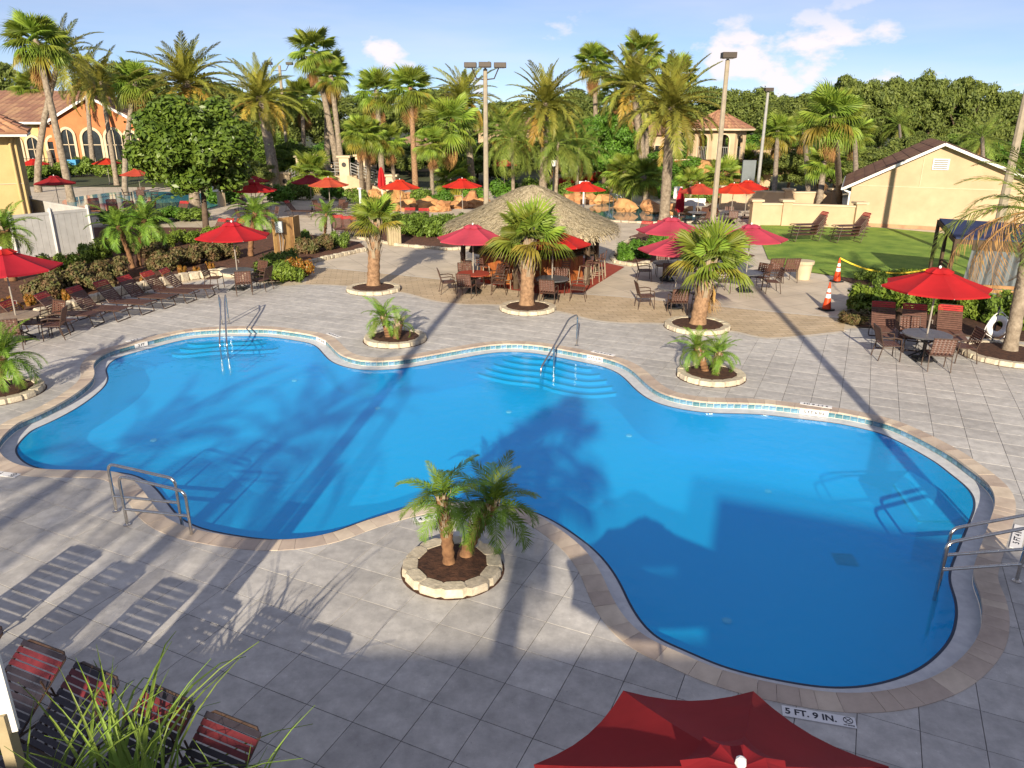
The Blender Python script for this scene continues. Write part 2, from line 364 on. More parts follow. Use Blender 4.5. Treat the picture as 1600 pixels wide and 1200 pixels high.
# coping stones
cin, cw = -.012, .30
cs = resample(OUT, .02); NC = len(cs); i = 0; r2 = random.Random(3); csa = np.array(cs)
ct = np.roll(csa, -12, 0) - np.roll(csa, 12, 0); ct /= np.linalg.norm(ct, axis=1)[:, None]; cn = np.stack([ct[:, 1], -ct[:, 0]], 1)
k = 0; stones = []
while i < NC - 4:
    ln = r2.choice([8, 10, 12, 15, 20]); j = min(i + ln, NC)
    if NC - j < 7: j = NC
    stones.append((i, j)); i = j
mscp = []
for a, b in stones:
    idx = [(a + (b - a) * t // 3) % NC for t in range(4)]; idx = [a % NC, (a + (b - a) // 3) % NC, (a + 2 * (b - a) // 3) % NC, b % NC]
    mb = MB(); vs = []; g = .0022
    dz = r2.uniform(-.0015, .0015)
    for t, q in enumerate(idx):
        sh = ct[q] * (g if t == 0 else -g if t == 3 else 0)
        for dd, z in ((cin, -.035), (cin, .006 + dz), (cin + cw, .006 + dz), (cin + cw, -.02)): p = csa[q] + cn[q] * dd + sh; vs.append((p[0], p[1], z))
    c0 = Vector(vs[0]); vs = [tuple(Vector(v) - c0) for v in vs]
    fs = [(0, 3, 2, 1), (12, 13, 14, 15)]
    for t in range(3):
        for e in range(4): fs.append((t * 4 + e, t * 4 + (e + 1) % 4, t * 4 + 4 + (e + 1) % 4, t * 4 + 4 + e))
    mb.add(vs, fs); bmx = mb.build('coping_stone', 'coping', pool, loc=c0)
# water
def water_mat():
    m = bpy.data.materials.new('pool_water'); m.use_nodes = True; N, L = nodes_of(m); N.remove(N['Principled BSDF'])
    t = N.new('ShaderNodeBsdfTransparent'); t.inputs[0].default_value = (.60, .93, .99, 1)
    g = N.new('ShaderNodeBsdfGlossy'); g.inputs['Roughness'].default_value = .03; g.inputs['Color'].default_value = (.9, .95, 1, 1)
    f = N.new('ShaderNodeFresnel'); f.inputs[0].default_value = 1.33
    gm = N.new('ShaderNodeNewGeometry'); io = N.new('ShaderNodeMapRange'); io.inputs['To Min'].default_value = 1.33; io.inputs['To Max'].default_value = 1 / 1.33; L.new(gm.outputs['Backfacing'], io.inputs['Value']); L.new(io.outputs[0], f.inputs['IOR'])
    ms = N.new('ShaderNodeMixShader'); tcx = N.new('ShaderNodeTexCoord'); n = N.new('ShaderNodeTexNoise'); n.inputs['Scale'].default_value = 3.2; n.inputs['Detail'].default_value = 4
    mpx = N.new('ShaderNodeMapping'); mpx.inputs['Scale'].default_value = (1, 1.0, 1); L.new(tcx.outputs['Object'], mpx.inputs[0]); L.new(mpx.outputs[0], n.inputs['Vector'])
    b = N.new('ShaderNodeBump'); b.inputs['Strength'].default_value = .22; b.inputs['Distance'].default_value = .05
    L.new(n.outputs['Fac'], b.inputs['Height']); L.new(b.outputs[0], g.inputs['Normal']); L.new(b.outputs[0], f.inputs['Normal'])
    df = N.new('ShaderNodeBsdfDiffuse'); df.inputs['Color'].default_value = (.010, .52, 1.0, 1); ms2 = N.new('ShaderNodeMixShader'); ms2.inputs[0].default_value = .46; L.new(t.outputs[0], ms2.inputs[1]); L.new(df.outputs[0], ms2.inputs[2])
    L.new(f.outputs[0], ms.inputs[0]); L.new(ms2.outputs[0], ms.inputs[1]); L.new(g.outputs[0], ms.inputs[2]); L.new(ms.outputs[0], N['Material Output'].inputs['Surface'])
    M['pool_water'] = m
    return m
water_mat()
sheet('water', [off(-LED - .004)[::2]], WATER_Z, 'pool_water')
# underwater steps with dark nosing lines
def steps(name, lines, label, out_push):
    t = struct(obj(name, None)); t.parent = pool
    for k, ln in enumerate(lines):
        z = -.27 - .105 * k
        crv = resample(catmull([tuple(G(x, y, z)[:2]) for x, y in ln], 6, False), .15, False)
        back = []
        for p in (crv[-1], crv[0]):
            d = [math.dist(p, q) for q in OUT]; q = d.index(min(d)); back.append(q)
        # follow the pool wall back to the first point
        i0, i1 = back; st = 1 if ((i1 - i0) % NP) < NP / 2 else -1; wall = []; q = i0
        while q != i1: wall.append(tuple(OUTA[q] - NRM[q] * (LED - .05))); q = (q + st) % NP
        mb = MB(); poly = crv + wall[::3]; n = len(poly)
        s = sheet('step_tread', [poly], z, 'pool_plaster'); del s['kind']; s.parent = t
        rz = MB()
        for a, b in zip(crv, crv[1:]): rz.quad((a[0], a[1], z), (b[0], b[1], z), (b[0], b[1], z - .11), (a[0], a[1], z - .11))
        rz.build('step_riser', 'pool_plaster', t)
        nz = MB(); nz.tube([(p[0], p[1], z + .004) for p in crv], .022, 6); nz.build('nosing_stripe', 'lip_line', t)
L1 = [(796,553),(804,557),(830,561),(860,563),(890,570),(916,575.6),(933,574)]
L5 = [(734,575),(750,584),(790,594),(840,600),(870,609),(920,616.5),(974,612)]
steps('pool_steps', [[(a[0] + (b[0] - a[0]) * t, a[1] + (b[1] - a[1]) * t) for a, b in zip(L1, L5)] for t in (0, .25, .5, .75, 1)], '', 1)
steps('pool_steps', [[(285,535),(312,538),(350,535),(400,532.5),(425,528)], [(270,542),(300,546),(350,541),(400,539),(437,533)], [(252,550),(287,554),(337,549),(400,547.5),(430,545),(450,539)]], '', 1)
# a swim-out bench in the far right bay, pool lights and drains
z = -.62; bpl = [(1440,700),(1475,722),(1510,752),(1528,775),(1490,790),(1440,790),(1400,735)]
bp_ = [tuple(G(x, y, -.3)[:2]) for x, y in bpl]
mb = MB(); mb.prism(bp_[::-1], -1.6, z); mb.build('bench_seat', 'pool_plaster', pool)
nl = MB(); nl.tube([(p[0], p[1], z + .004) for p in (bp_[6], bp_[5], bp_[4])], .018, 6); nl.build('nosing_stripe', 'lip_line', pool)
for x, y in ((240,687),(460,594),(590,637),(795,643),(983,680),(1200,767),(1136,969)):
    p = G(x, y, -.95); zz = depth(p) + .03; p = G(x, y, zz); m_ = MB(); m_.lathe([(.075, 0), (.075, .02), (.05, .03)], 12); m_.build('floor_inlet', 'white_plastic', pool, (p.x, p.y, zz - .02))
p = G(1320, 873, -1.2); zz = depth(p) + .02; p = G(1320, 873, zz); mb = MB()
for q in range(6): mb.box((0, -.15 + q * .06, 0), (.34, .035, .02))
mb.box((0, 0, -.012), (.38, .38, .01)); mb.build('drain_grate', 'pool_tile', pool, (p.x, p.y, zz), (0, 0, -.1))
# ---- paved deck
DECK_EDGE = [(-260,585),(0,517),(110,490),(200,463),(290,443),(345,436),(400,441),(440,446),(480,445),(537,447),(625,457),(675,470),(725,476),(782,477),(867,486),(925,500),(975,505),(1037,506),(1137,517),(1175,525),(1200,529),(1250,526),(1320,518),(1345,513),(1514,527),(1600,535),(1900,562)]
edge_w = resample(catmull(gp(DECK_EDGE), 6, False), .25, False)
DECK = edge_w + [(22, -5), (-16, -5)]
deck = struct(obj('pool_deck', None))
TH = R(-24.8); TA = .6092; uu = Vector((math.cos(TH), math.sin(TH))); vv = Vector((math.sin(TH), -math.cos(TH))); T0 = Vector((-.2004 * 6.05, 1.4537 * 6.05))
EW = np.array(edge_w)
def clip(poly, p, nrm):
    out = []
    for i in range(len(poly)):
        a, b = poly[i], poly[(i + 1) % len(poly)]; da = (a - p).dot(nrm); db = (b - p).dot(nrm)
        if da >= 0: out.append(a)
        if da * db < 0: out.append(a + (b - a) * (da / (da - db)))
    return out
full = MB(); g = .0035; h = TA / 2 - g
cands = []
coutl = np.array(off(.14))
for i in range(-60, 70):
    for j in range(-75, 22):
        c = T0 + uu * TA * (i + .5) + vv * TA * (j + .5)
        if c.y < -4.5 or abs(c.x) > 20 or c.y > 40 or abs(c.x) > 6 + .9 * max(c.y, 0): continue
        ca = np.array(c); dp = np.hypot(*(coutl - ca).T); kp = int(dp.argmin()); sp_ = dp[kp] * (1 if np.dot(ca - coutl[kp], NRM[kp]) > 0 else -1)
        if sp_ < -.45: continue
        de = np.hypot(*(EW - ca).T); ke = int(de.argmin()); ins = inpoly(c, DECK)
        if not ins and de[ke] > .45: continue
        poly = [c - uu * h - vv * h, c + uu * h - vv * h, c + uu * h + vv * h, c - uu * h + vv * h]; cut = False
        if sp_ < .45: poly = clip(poly, Vector(coutl[kp]), Vector(NRM[kp])); cut = True
        if de[ke] < .5 and len(poly) > 2:
            a, b = EW[max(ke - 1, 0)], EW[min(ke + 1, len(EW) - 1)]; t = Vector(b - a).normalized(); poly = clip(poly, Vector(EW[ke]), Vector((t.y, -t.x))); cut = True
        if len(poly) < 3: continue
        q = Vector((c.x, c.y, -CAMH)); fz = q.dot(_F)
        vis = fz > .5 and abs(q.dot(CR) / fz) < .72 and -.54 < q.dot(CU) / fz < .53
        cands.append((0 if vis else 1, q.length, c, poly, cut))
cands.sort(key=lambda x: (x[0], x[1]))
def paver_mesh(poly, c, dz=0):
    mb = MB(); 
    pl = [(p - c) for p in poly]; ar = sum(pl[i].x * pl[(i + 1) % len(pl)].y - pl[(i + 1) % len(pl)].x * pl[i].y for i in range(len(pl)))
    if ar < 0: pl = pl[::-1]
    n = len(pl); cen = sum(pl, Vector((0, 0))) / n
    vs = [(p.x, p.y, -.025) for p in pl] + [(p.x, p.y, -.003) for p in pl] + [((p.x - cen.x) * .993 + cen.x, (p.y - cen.y) * .993 + cen.y, 0) for p in pl]
    fs = [(i, (i + 1) % n, n + (i + 1) % n, n + i) for i in range(n)] + [(n + i, n + (i + 1) % n, 2 * n + (i + 1) % n, 2 * n + i) for i in range(n)] + [tuple(range(2 * n, 3 * n))]
    mb.add(vs, fs); return mb
whole = None; far = MB(); r3 = random.Random(11)
for k, (vis, dist, c, poly, cut) in enumerate(cands):
    if k < 300:
        if not cut:
            if whole is None: whole = paver_mesh(poly, c).mesh('paver', 'grey_paver')
            me = whole
        else: me = paver_mesh(poly, c).mesh('paver', 'grey_paver')
        obj('paver', me, deck, (c.x, c.y, r3.uniform(-.0012, .0012)))
    else:
        mb = paver_mesh(poly, c); far.add([(v[0] + c.x, v[1] + c.y, v[2]) for v in mb.v], mb.f)
fo = far.build('pavers', 'grey_paver', deck); fo['kind'] = 'stuff'
bed_sheet = sheet('mortar_bed', [DECK, off(.1)[::4]], -.024, 'deck_mortar'); bed_sheet.parent = deck; del bed_sheet['kind']
# ---- plaza beyond the deck
def brick_mat(name, c1, c2, mortar, bw, bh, rot, msize=.012, off_=.5, vary=.5):
    m = bpy.data.materials.new(name); m.use_nodes = True; N, L = nodes_of(m); b = N['Principled BSDF']; b.inputs['Roughness'].default_value = .8
    t = N.new('ShaderNodeTexCoord'); mpn = N.new('ShaderNodeMapping'); mpn.inputs['Rotation'].default_value = (0, 0, rot); L.new(t.outputs['Object'], mpn.inputs[0])
    br = N.new('ShaderNodeTexBrick'); br.inputs['Scale'].default_value = 1; br.inputs['Brick Width'].default_value = bw; br.inputs['Row Height'].default_value = bh
    br.inputs['Mortar Size'].default_value = msize; br.offset = off_; br.inputs['Color1'].default_value = (*c1, 1); br.inputs['Color2'].default_value = (*c2, 1); br.inputs['Mortar'].default_value = (*mortar, 1)
    L.new(mpn.outputs[0], br.inputs['Vector'])
    n = N.new('ShaderNodeTexNoise'); n.inputs['Scale'].default_value = .9; n.inputs['Detail'].default_value = 6; L.new(t.outputs['Object'], n.inputs['Vector'])
    mr = N.new('ShaderNodeMapRange'); mr.inputs['From Min'].default_value = .3; mr.inputs['From Max'].default_value = .7; mr.inputs['To Min'].default_value = .82; mr.inputs['To Max'].default_value = 1.12
    L.new(n.outputs['Fac'], mr.inputs['Value']); hs = N.new('ShaderNodeHueSaturation'); L.new(mr.outputs[0], hs.inputs['Value']); L.new(br.outputs['Color'], hs.inputs['Color'])
    L.new(hs.outputs[0], b.inputs['Base Color'])
    bp = N.new('ShaderNodeBump'); bp.inputs['Strength'].default_value = .4; bp.inputs['Distance'].default_value = .006; bp.invert = True; L.new(br.outputs['Fac'], bp.inputs['Height']); L.new(bp.outputs[0], b.inputs['Normal'])
    M[name] = m
brick_mat('tan_brick', (.56, .45, .31), (.48, .38, .25), (.32, .25, .17), .46, .23, R(-10))
brick_mat('pale_slab', (.57, .50, .40), (.53, .465, .37), (.36, .31, .25), 1.2, 1.2, R(-28), .014, 0)
mat('garden', (.07, .085, .03), (.035, .045, .018), .5, .95, 6)
far_y = 72
sheet('plaza', [edge_w + [(75, far_y), (-75, far_y)]], -.008, 'pale_slab')
sheet('garden_ground', [[(-400, far_y - .5), (400, far_y - .5), (400, 420), (-400, 420)]], -.02, 'garden')
STRIP = [(485,416),(600,427),(695,437),(800,449),(867,456),(1000,466),(1200,486),(1322,497)]
strip_w = resample(catmull(gp(STRIP), 6, False), .3, False)
i0 = min(range(len(edge_w)), key=lambda k: math.dist(edge_w[k], gp([(481,446)])[0])); i1 = min(range(len(edge_w)), key=lambda k: math.dist(edge_w[k], gp([(1322,518)])[0]))
sheet('brick_walk', [edge_w[i0:i1 + 1] + strip_w[::-1]], -.003, 'tan_brick')
def ribbon(name, line, wd, z, m):
    mb = MB(); n = len(line); vs = []
    for i, p in enumerate(line):
        a, b = Vector(line[max(i - 1, 0)]), Vector(line[min(i + 1, n - 1)]); d = (b - a).normalized(); s = Vector((d.y, -d.x)) * wd / 2
        vs += [(p[0] - s.x, p[1] - s.y, z), (p[0] + s.x, p[1] + s.y, z)]
    mb.add(vs, [(2 * i, 2 * i + 1, 2 * i + 3, 2 * i + 2) for i in range(n - 1)]); return struct(mb.build(name, m))
ribbon('edging_band', edge_w[i0:i1 + 1], .16, .0045, 'band')
ribbon('edging_band', strip_w, .16, .002, 'band')
sheet('lawn', [gp([(1188,352),(1250,353),(1370,356),(1460,364),(1620,382),(1760,420),(1620,445),(1450,441),(1332,436),(1300,431),(1230,421),(1200,405),(1190,380)])], .03, 'lawn')
sheet('planting_bed', [gp([(-300,590),(-100,537),(0,512),(110,485),(200,458),(290,438),(345,430),(400,440),(470,440),(484,428),(478,412),(575,391),(562,379),(440,360),(300,356),(150,356),(0,366),(-300,390)])], .03, 'red_mulch')
sheet('planting_bed', [gp([(560,372),(620,384),(700,391),(752,386),(720,360),(700,340),(600,338)])], .03, 'red_mulch')
sheet('planting_bed', [gp([(955,404),(960,411),(990,416),(1012,411),(1060,404),(1160,407),(1180,400),(1110,382),(1025,369),(1000,367),(980,380)])], .03, 'red_mulch')
sheet('planting_bed', [gp([(1344,512),(1322,488),(1345,470),(1400,458),(1500,462),(1720,478),(1800,550),(1600,534),(1514,526)])], .03, 'soil')
sheet('planting_bed', [gp([(1300,433),(1340,446),(1460,452),(1452,441),(1335,436)])], .035, 'soil')
sheet('hut_floor', [gp([(762,412),(750,440),(800,453),(850,460),(912,457),(976,417),(912,403)])], .004, 'red_floor')
# far pools
mat('far_water', (.10, .36, .44), (.06, .26, .36), 2, .06, 2, spec=.6)
mat('lagoon_water', (.05, .16, .19), (.03, .11, .14), 2, .05, 2, spec=.6)
sheet('pool_water', [resample(catmull(gp([(100,313),(140,305),(200,300),(300,301),(335,308),(335,324),(250,331),(150,331),(105,323)]), 5), .6)], .02, 'far_water')
lag = resample(catmull(gp([(922,324),(955,317),(1010,324),(1060,332),(1100,338),(1090,347),(1010,348),(950,345),(930,336)]), 5), .4)
sheet('lagoon_water', [lag], .02, 'lagoon_water')
# ================================================================== plants
def pinnate(name, m, L=2.6, n=26, ll=.5, droop=1.1, wd=.03, seed=1, bare=.12, vee=.35, m2=None):
    r = random.Random(seed); mb = MB(); pts = []; dirs = []; p = Vector((0, 0, 0)); K = 12
    for i in range(K + 1):
        s = i / K; a = -droop * s ** 1.5; d = Vector((math.cos(a), 0, math.sin(a))); pts.append(p.copy()); dirs.append(d); p = p + d * (L / K)
    mb.tube(pts[::2], [max(.022 * (L / 2.6) * (1 - .8 * i / K), .004) for i in range(0, K + 1, 2)], 4, False)
    for i in range(n):
        s = bare + (1 - bare) * (i + .5) / n; f = s * K; k = min(int(f), K - 1); b = pts[k].lerp(pts[k + 1], f - k); d = dirs[k]
        up = Vector((-d.z, 0, d.x)); prof = (math.sin(math.pi * min(1, .25 + s * .72)) ** .7) * (1 if s < .97 else .7)
        for sd in (-1, 1):
            al = R(62 - 34 * s + r.uniform(-9, 9)); ln = ll * prof * r.uniform(.85, 1.1)
            dv = d * math.cos(al) + Vector((0, sd, 0)) * math.sin(al) + up * (vee * (1 - .5 * s) + r.uniform(-.12, .12)); dv.normalize()
            w_ = d * wd * .5
            mid = b + dv * ln * .5; tip = b + dv * ln + Vector((0, 0, -.22 * ln))
            mb.add([b - w_ * .4, mid - w_, tip, mid + w_, b + w_ * .4], [(0, 1, 3, 4), (1, 2, 3)])
    return mb.mesh(name, m)
def fan(name, m, rad=.9, pet=.8, n=26, spread=250, droop=.35, seed=1, dead=False):
    r = random.Random(seed); mb = MB(); mb.bar((0, 0, 0), (pet, 0, -.03 * pet), .035, .018)
    c = Vector((pet, 0, -.03 * pet)); prev = None
    for i in range(n):
        t = (i + .5) / n * 2 - 1; a = R(spread / 2) * t; ln = rad * (1 - .28 * abs(t) ** 2) * r.uniform(.92, 1.06); da = R(spread / n) * .5
        fold = .04 * rad * (1 if i % 2 else -1)
        def P(rr, ang, z=0): return c + Vector((rr * math.cos(ang), rr * math.sin(ang), -droop * (rr / rad) ** 2.2 * rad * (1 + .5 * abs(t)) + z))
        split = .55 if not dead else .3
        aj = a + r.uniform(-.03, .03)
        mb.add([c, P(ln * split, a - da, -fold), P(ln * split, a + da, -fold), P(ln * split, a, fold), P(ln * .8, aj - da * .28), P(ln * .8, aj + da * .28), P(ln, aj, -.10 * rad * r.uniform(.3, 1.6))],
               [(0, 1, 3), (0, 3, 2), (1, 4, 3), (3, 4, 5), (3, 5, 2), (4, 6, 5)])
    return mb.mesh(name, m)
FR = {}
def fr(kind):
    if kind in FR: return FR[kind]
    if kind == 'date': v = [pinnate('frond', 'date_leaf', 3.0, 40, .58, d, .085, s, .08, .45) for s, d in ((1, .55), (2, .9), (3, 1.25), (4, 1.6))]
    if kind == 'gold': v = [pinnate('frond', 'date_leaf_gold', 3.0, 36, .5, d, .075, s, .12, .3) for s, d in ((5, 1.3), (6, 1.7))]
    if kind == 'pygmy': v = [pinnate('frond', 'pygmy_leaf', 1.0, 46, .25, d, .024, s, .10, .25) for s, d in ((1, .9), (2, 1.4), (3, 1.9), (4, 2.4))]
    if kind == 'queen': v = [pinnate('frond', 'queen_leaf', 3.2, 48, .62, d, .045, s, .12, .05) for s, d in ((1, 1.0), (2, 1.5), (3, 2.0), (4, 2.4))]
    if kind == 'fan': v = [fan('fan_leaf', 'fan_leaf', .95, .75, 26, 235, d, s) for s, d in ((1, .10), (2, .25), (3, .45), (4, .65))]
    if kind == 'sabal': v = [fan('fan_leaf', 'fan_leaf', 1.0, .8, 30, 260, d, s) for s, d in ((1, .12), (2, .22), (3, .38), (4, .58))]
    if kind == 'fanyellow': v = [fan('fan_leaf', 'fan_leaf_yellow', .95, .75, 24, 230, d, s) for s, d in ((7, .5), (8, .8))]
    if kind == 'dead': v = [fan('dead_leaf', 'dead_leaf', .85, .6, 16, 120, d, s, True) for s, d in ((9, .3), (10, .5))]
    if kind == 'deadqueen': v = [pinnate('dead_frond', 'dead_leaf', 2.4, 40, .55, d, .022, s, .15, -.3) for s, d in ((11, 1.5), (12, 1.9))]
    FR[kind] = v; return v
def palm(kind, label, base, height, lean=(0, 0), crown=1.0, nf=26, r0=.16, r1=.12, trunk='trunk_grey', skirt=0, seed=1, emin=-35, emax=85, yellow=.12, group='palm trees round the pools', boots=0, cat='palm tree', name=None):
    r = random.Random(seed * 13 + 5); nm = name or {'date': 'date_palm', 'pygmy': 'pygmy_palm', 'queen': 'queen_palm', 'fan': 'fan_palm', 'sabal': 'cabbage_palm'}[kind]
    t = thing(nm, label, cat, (base[0], base[1], base[2] if len(base) > 2 else 0), 0, group)
    K = 16; pts = []; rs = []
    for i in range(K + 1):
        s = i / K; pts.append((lean[0] * s ** 1.4, lean[1] * s ** 1.4, height * s)); rr = r0 + (r1 - r0) * s
        if i == 0: rr *= 1.25
        rs.append(rr * (1 + (.06 if i % 2 else -.04) * (1 if trunk != 'trunk_brown' else 2)))
    mb = MB(); mb.tube(pts, rs, 12); mb.build('trunk', trunk, t, smooth=True)
    topv = Vector(pts[-1])
    if boots:      # split leaf bases left on the upper trunk
        bm_ = MB(); bm_.add([(-.045, 0, 0), (.045, 0, 0), (.035, .05, .16), (.06, .10, .30), (.0, .075, .2), (-.06, .10, .30), (-.035, .05, .16), (0, -.03, 0)], [(0, 1, 2, 6), (2, 3, 4), (6, 4, 5), (2, 4, 6), (0, 6, 7), (1, 7, 2)])
        bme = bm_.mesh('leaf_base', 'boot')
        for i in range(boots):
            s = .42 + .58 * i / boots; f = s * K; k = min(int(f), K - 1); pp = Vector(pts[k]).lerp(Vector(pts[k + 1]), f - k); az = i * 2.4
            rr = rs[k] * .93; obj('leaf_base', bme, t, (pp.x + math.cos(az) * rr, pp.y + math.sin(az) * rr, pp.z), (0, 0, az - math.pi / 2), r0 / .16)
    V = fr(kind); Y = fr('gold') if kind == 'date' else fr('fanyellow') if kind in ('fan', 'sabal') else None
    for i in range(nf):
        q = (i + .5) / nf; e = R(emax - (emax - emin) * q ** .85 + r.uniform(-7, 7)); az = i * 2.39996 + r.uniform(-.25, .25)
        k = min(int(q * len(V) + r.uniform(-.3, .3)), len(V) - 1); k = max(k, 0); me = V[k]
        if Y and q > .72 and r.random() < yellow * 3: me = Y[i % len(Y)]
        sc = crown * r.uniform(.86, 1.1) * (.8 if q < .12 else 1)
        obj('frond', me, t, topv + Vector((0, 0, -.25 * crown * q * (.6 if kind == 'pygmy' else 1))), (r.uniform(-.35, .35), -e, az), sc)
    D = fr('dead')
    if kind == 'queen': D = fr('deadqueen')
    for i in range(skirt):
        az = i * 2.39996 + 1; e = R(r.uniform(-82, -62)); obj('dead_frond', D[i % 2], t, topv + Vector((0, 0, -.35 * crown - r.uniform(0, .55) * crown)), (r.uniform(-.4, .4), -e, az), crown * r.uniform(.8, 1.1))
    return t
def leaf_cloud(n, lobes, size, seed, out=.75, upb=.3, asp=2.0):
    """leaf faces scattered through lobes (cx,cy,cz,rx,ry,rz); denser at the outside"""
    g = np.random.default_rng(seed); lo = np.array(lobes, float); wgt = (lo[:, 3] * lo[:, 4] * lo[:, 5]) ** (2 / 3); wgt /= wgt.sum()
    k = g.choice(len(lo), n, p=wgt); d = g.normal(size=(n, 3)); d /= np.linalg.norm(d, axis=1)[:, None]
    rad = out + (1 - out) * g.random(n) ** .6; rad *= np.where(g.random(n) < .15, g.uniform(.4, 1, n), 1) * g.uniform(.94, 1.06, n)
    rad = np.where(g.random(n) < .13, rad * g.uniform(1.05, 1.45, n), rad)
    c = lo[k, :3] + d * lo[k, 3:] * rad[:, None]
    nn = d + g.normal(size=(n, 3)) * .6 + np.array([0, 0, upb]); nn /= np.linalg.norm(nn, axis=1)[:, None]
    a = np.cross(nn, g.normal(size=(n, 3))); a /= np.linalg.norm(a, axis=1)[:, None]; b = np.cross(nn, a)
    s = size * g.uniform(.6, 1.3, n)[:, None]
    v = np.stack([c - a * s * .5 * asp, c + b * s * .5 + nn * s * .12, c + a * s * .5 * asp, c - b * s * .5 + nn * s * .12], 1).reshape(-1, 3)
    return v
def cloud_mesh(name, v, m):
    me = bpy.data.meshes.new(name); n = len(v) // 4
    me.vertices.add(len(v)); me.vertices.foreach_set('co', v.astype(np.float32).ravel()); me.loops.add(4 * n); me.loops.foreach_set('vertex_index', np.arange(4 * n, dtype=np.int32))
    me.polygons.add(n); me.polygons.foreach_set('loop_start', np.arange(0, 4 * n, 4, dtype=np.int32)); me.update(calc_edges=True); me.materials.append(M[m]); return me
TREE = {}
def tree_mesh(kind, var):
    key = (kind, var)
    if key in TREE: return TREE[key]
    r = random.Random(var * 7 + len(kind)); lobes = []
    if kind == 'oak':      # unit: crown about 10 wide, 6 high, centre at z 0
        for i in range(26):
            a = r.uniform(0, 6.28); q = r.random() ** .5; lobes.append((4.0 * q * math.cos(a), 4.0 * q * math.sin(a), r.uniform(-1.6, 2.6) * (1 - .5 * q), r.uniform(.9, 1.6), r.uniform(.9, 1.6), r.uniform(.6, 1.1)))
        for i in range(26):
            a = r.uniform(0, 6.28); q = r.uniform(.1, 1); lobes.append((4.4 * q * math.cos(a), 4.4 * q * math.sin(a), 2.5 - 1.8 * q * q + r.uniform(0, .6), r.uniform(.5, .9), r.uniform(.5, .9), .45))
        v = leaf_cloud(30000, lobes, .15, var, .45)
    elif kind == 'round':
        lobes = [(0, 0, 0, 1.75, 1.75, 1.6)]
        for i in range(46):
            a = i * 2.4; zz = r.uniform(-.95, 1); q = math.sqrt(1 - zz * zz * .95); lobes.append((1.75 * q * math.cos(a), 1.75 * q * math.sin(a), 1.6 * zz, .5, .5, .45))
        v = leaf_cloud(34000, lobes, .11, var, .55, .4, 2.0)
    elif kind == 'bush':   # unit: about 2 wide, 1.1 high standing on z 0
        for i in range(12): a = r.uniform(0, 6.28); q = r.random() ** .5; lobes.append((.75 * q * math.cos(a), .75 * q * math.sin(a), r.uniform(.3, .75), .38, .38, .33))
        v = leaf_cloud(3600, lobes, .085, var, .45, .4)
    elif kind == 'spiky':
        for i in range(14): a = r.uniform(0, 6.28); q = r.random() ** .5; lobes.append((.7 * q * math.cos(a), .7 * q * math.sin(a), r.uniform(.25, .95), .28, .28, .36))
        v = leaf_cloud(2200, lobes, .085, var, .4, .8, 4.0)
    elif kind == 'hedge':  # unit: 2 x 1 x 1 block
        for i in range(40): lobes.append((r.uniform(-.9, .9), r.uniform(-.4, .4), r.uniform(.15, .85), .24, .24, .2))
        v = leaf_cloud(5200, lobes, .085, var, .5, .4)
    TREE[key] = v; return v
TM = {}
def tmesh(kind, var, m, nm):
    key = (kind, var, m)
    if key not in TM: TM[key] = cloud_mesh(nm, tree_mesh(kind, var), m)
    return TM[key]
def tree(label, base, height, crown_w, crown_h, var, m='oak_leaf', kind='oak', name='oak_tree', group='trees behind the resort', r0=.3):
    t = thing(name, label, 'tree', (base[0], base[1], 0), 0, group); r = random.Random(var + 3)
    cz = height - crown_h / 2; mb = MB(); mb.tube([(0, 0, 0), (.1, .05, cz * .5), (.05, .1, cz)], [r0 * 1.2, r0 * .8, r0 * .5], 9)
    for i in range(6):
        a = i * 1.05 + r.random(); mb.tube([(.08, .05, cz * (.45 + .05 * i)), (math.cos(a) * crown_w * .18, math.sin(a) * crown_w * .18, cz), (math.cos(a) * crown_w * .36, math.sin(a) * crown_w * .36, cz + crown_h * .2)], [r0 * .5, r0 * .3, r0 * .1], 6)
    mb.build('trunk', 'bark', t, smooth=True)
    uw, uh = {'oak': (10, 6.4), 'round': (4.4, 4.0)}[kind]
    obj('crown', tmesh(kind, var % 3, m, 'crown'), t, (0, 0, cz), (0, 0, r.uniform(0, 6.28)), (crown_w / uw, crown_w / uw, crown_h / uh))
    return t
def shrub(label, px, py, w_, h_, m, kind='bush', var=0, name='shrub', cat='shrub', group=None, z=0.02, rz=None, dp=None):
    p = G(px, py, 0) if px is not None else py
    uw, uh = {'bush': (2.1, 1.1), 'spiky': (1.9, 1.3), 'hedge': (2.1, 1.05)}[kind]
    o = obj(name, tmesh(kind, var % 3, m, name), None, (p[0], p[1], z), (0, 0, rnd.uniform(0, 6.28) if rz is None else rz), (w_ / uw, (dp or w_) / (uw if kind != 'hedge' else 1.05), h_ / uh))
    return tag(o, label, cat, group)
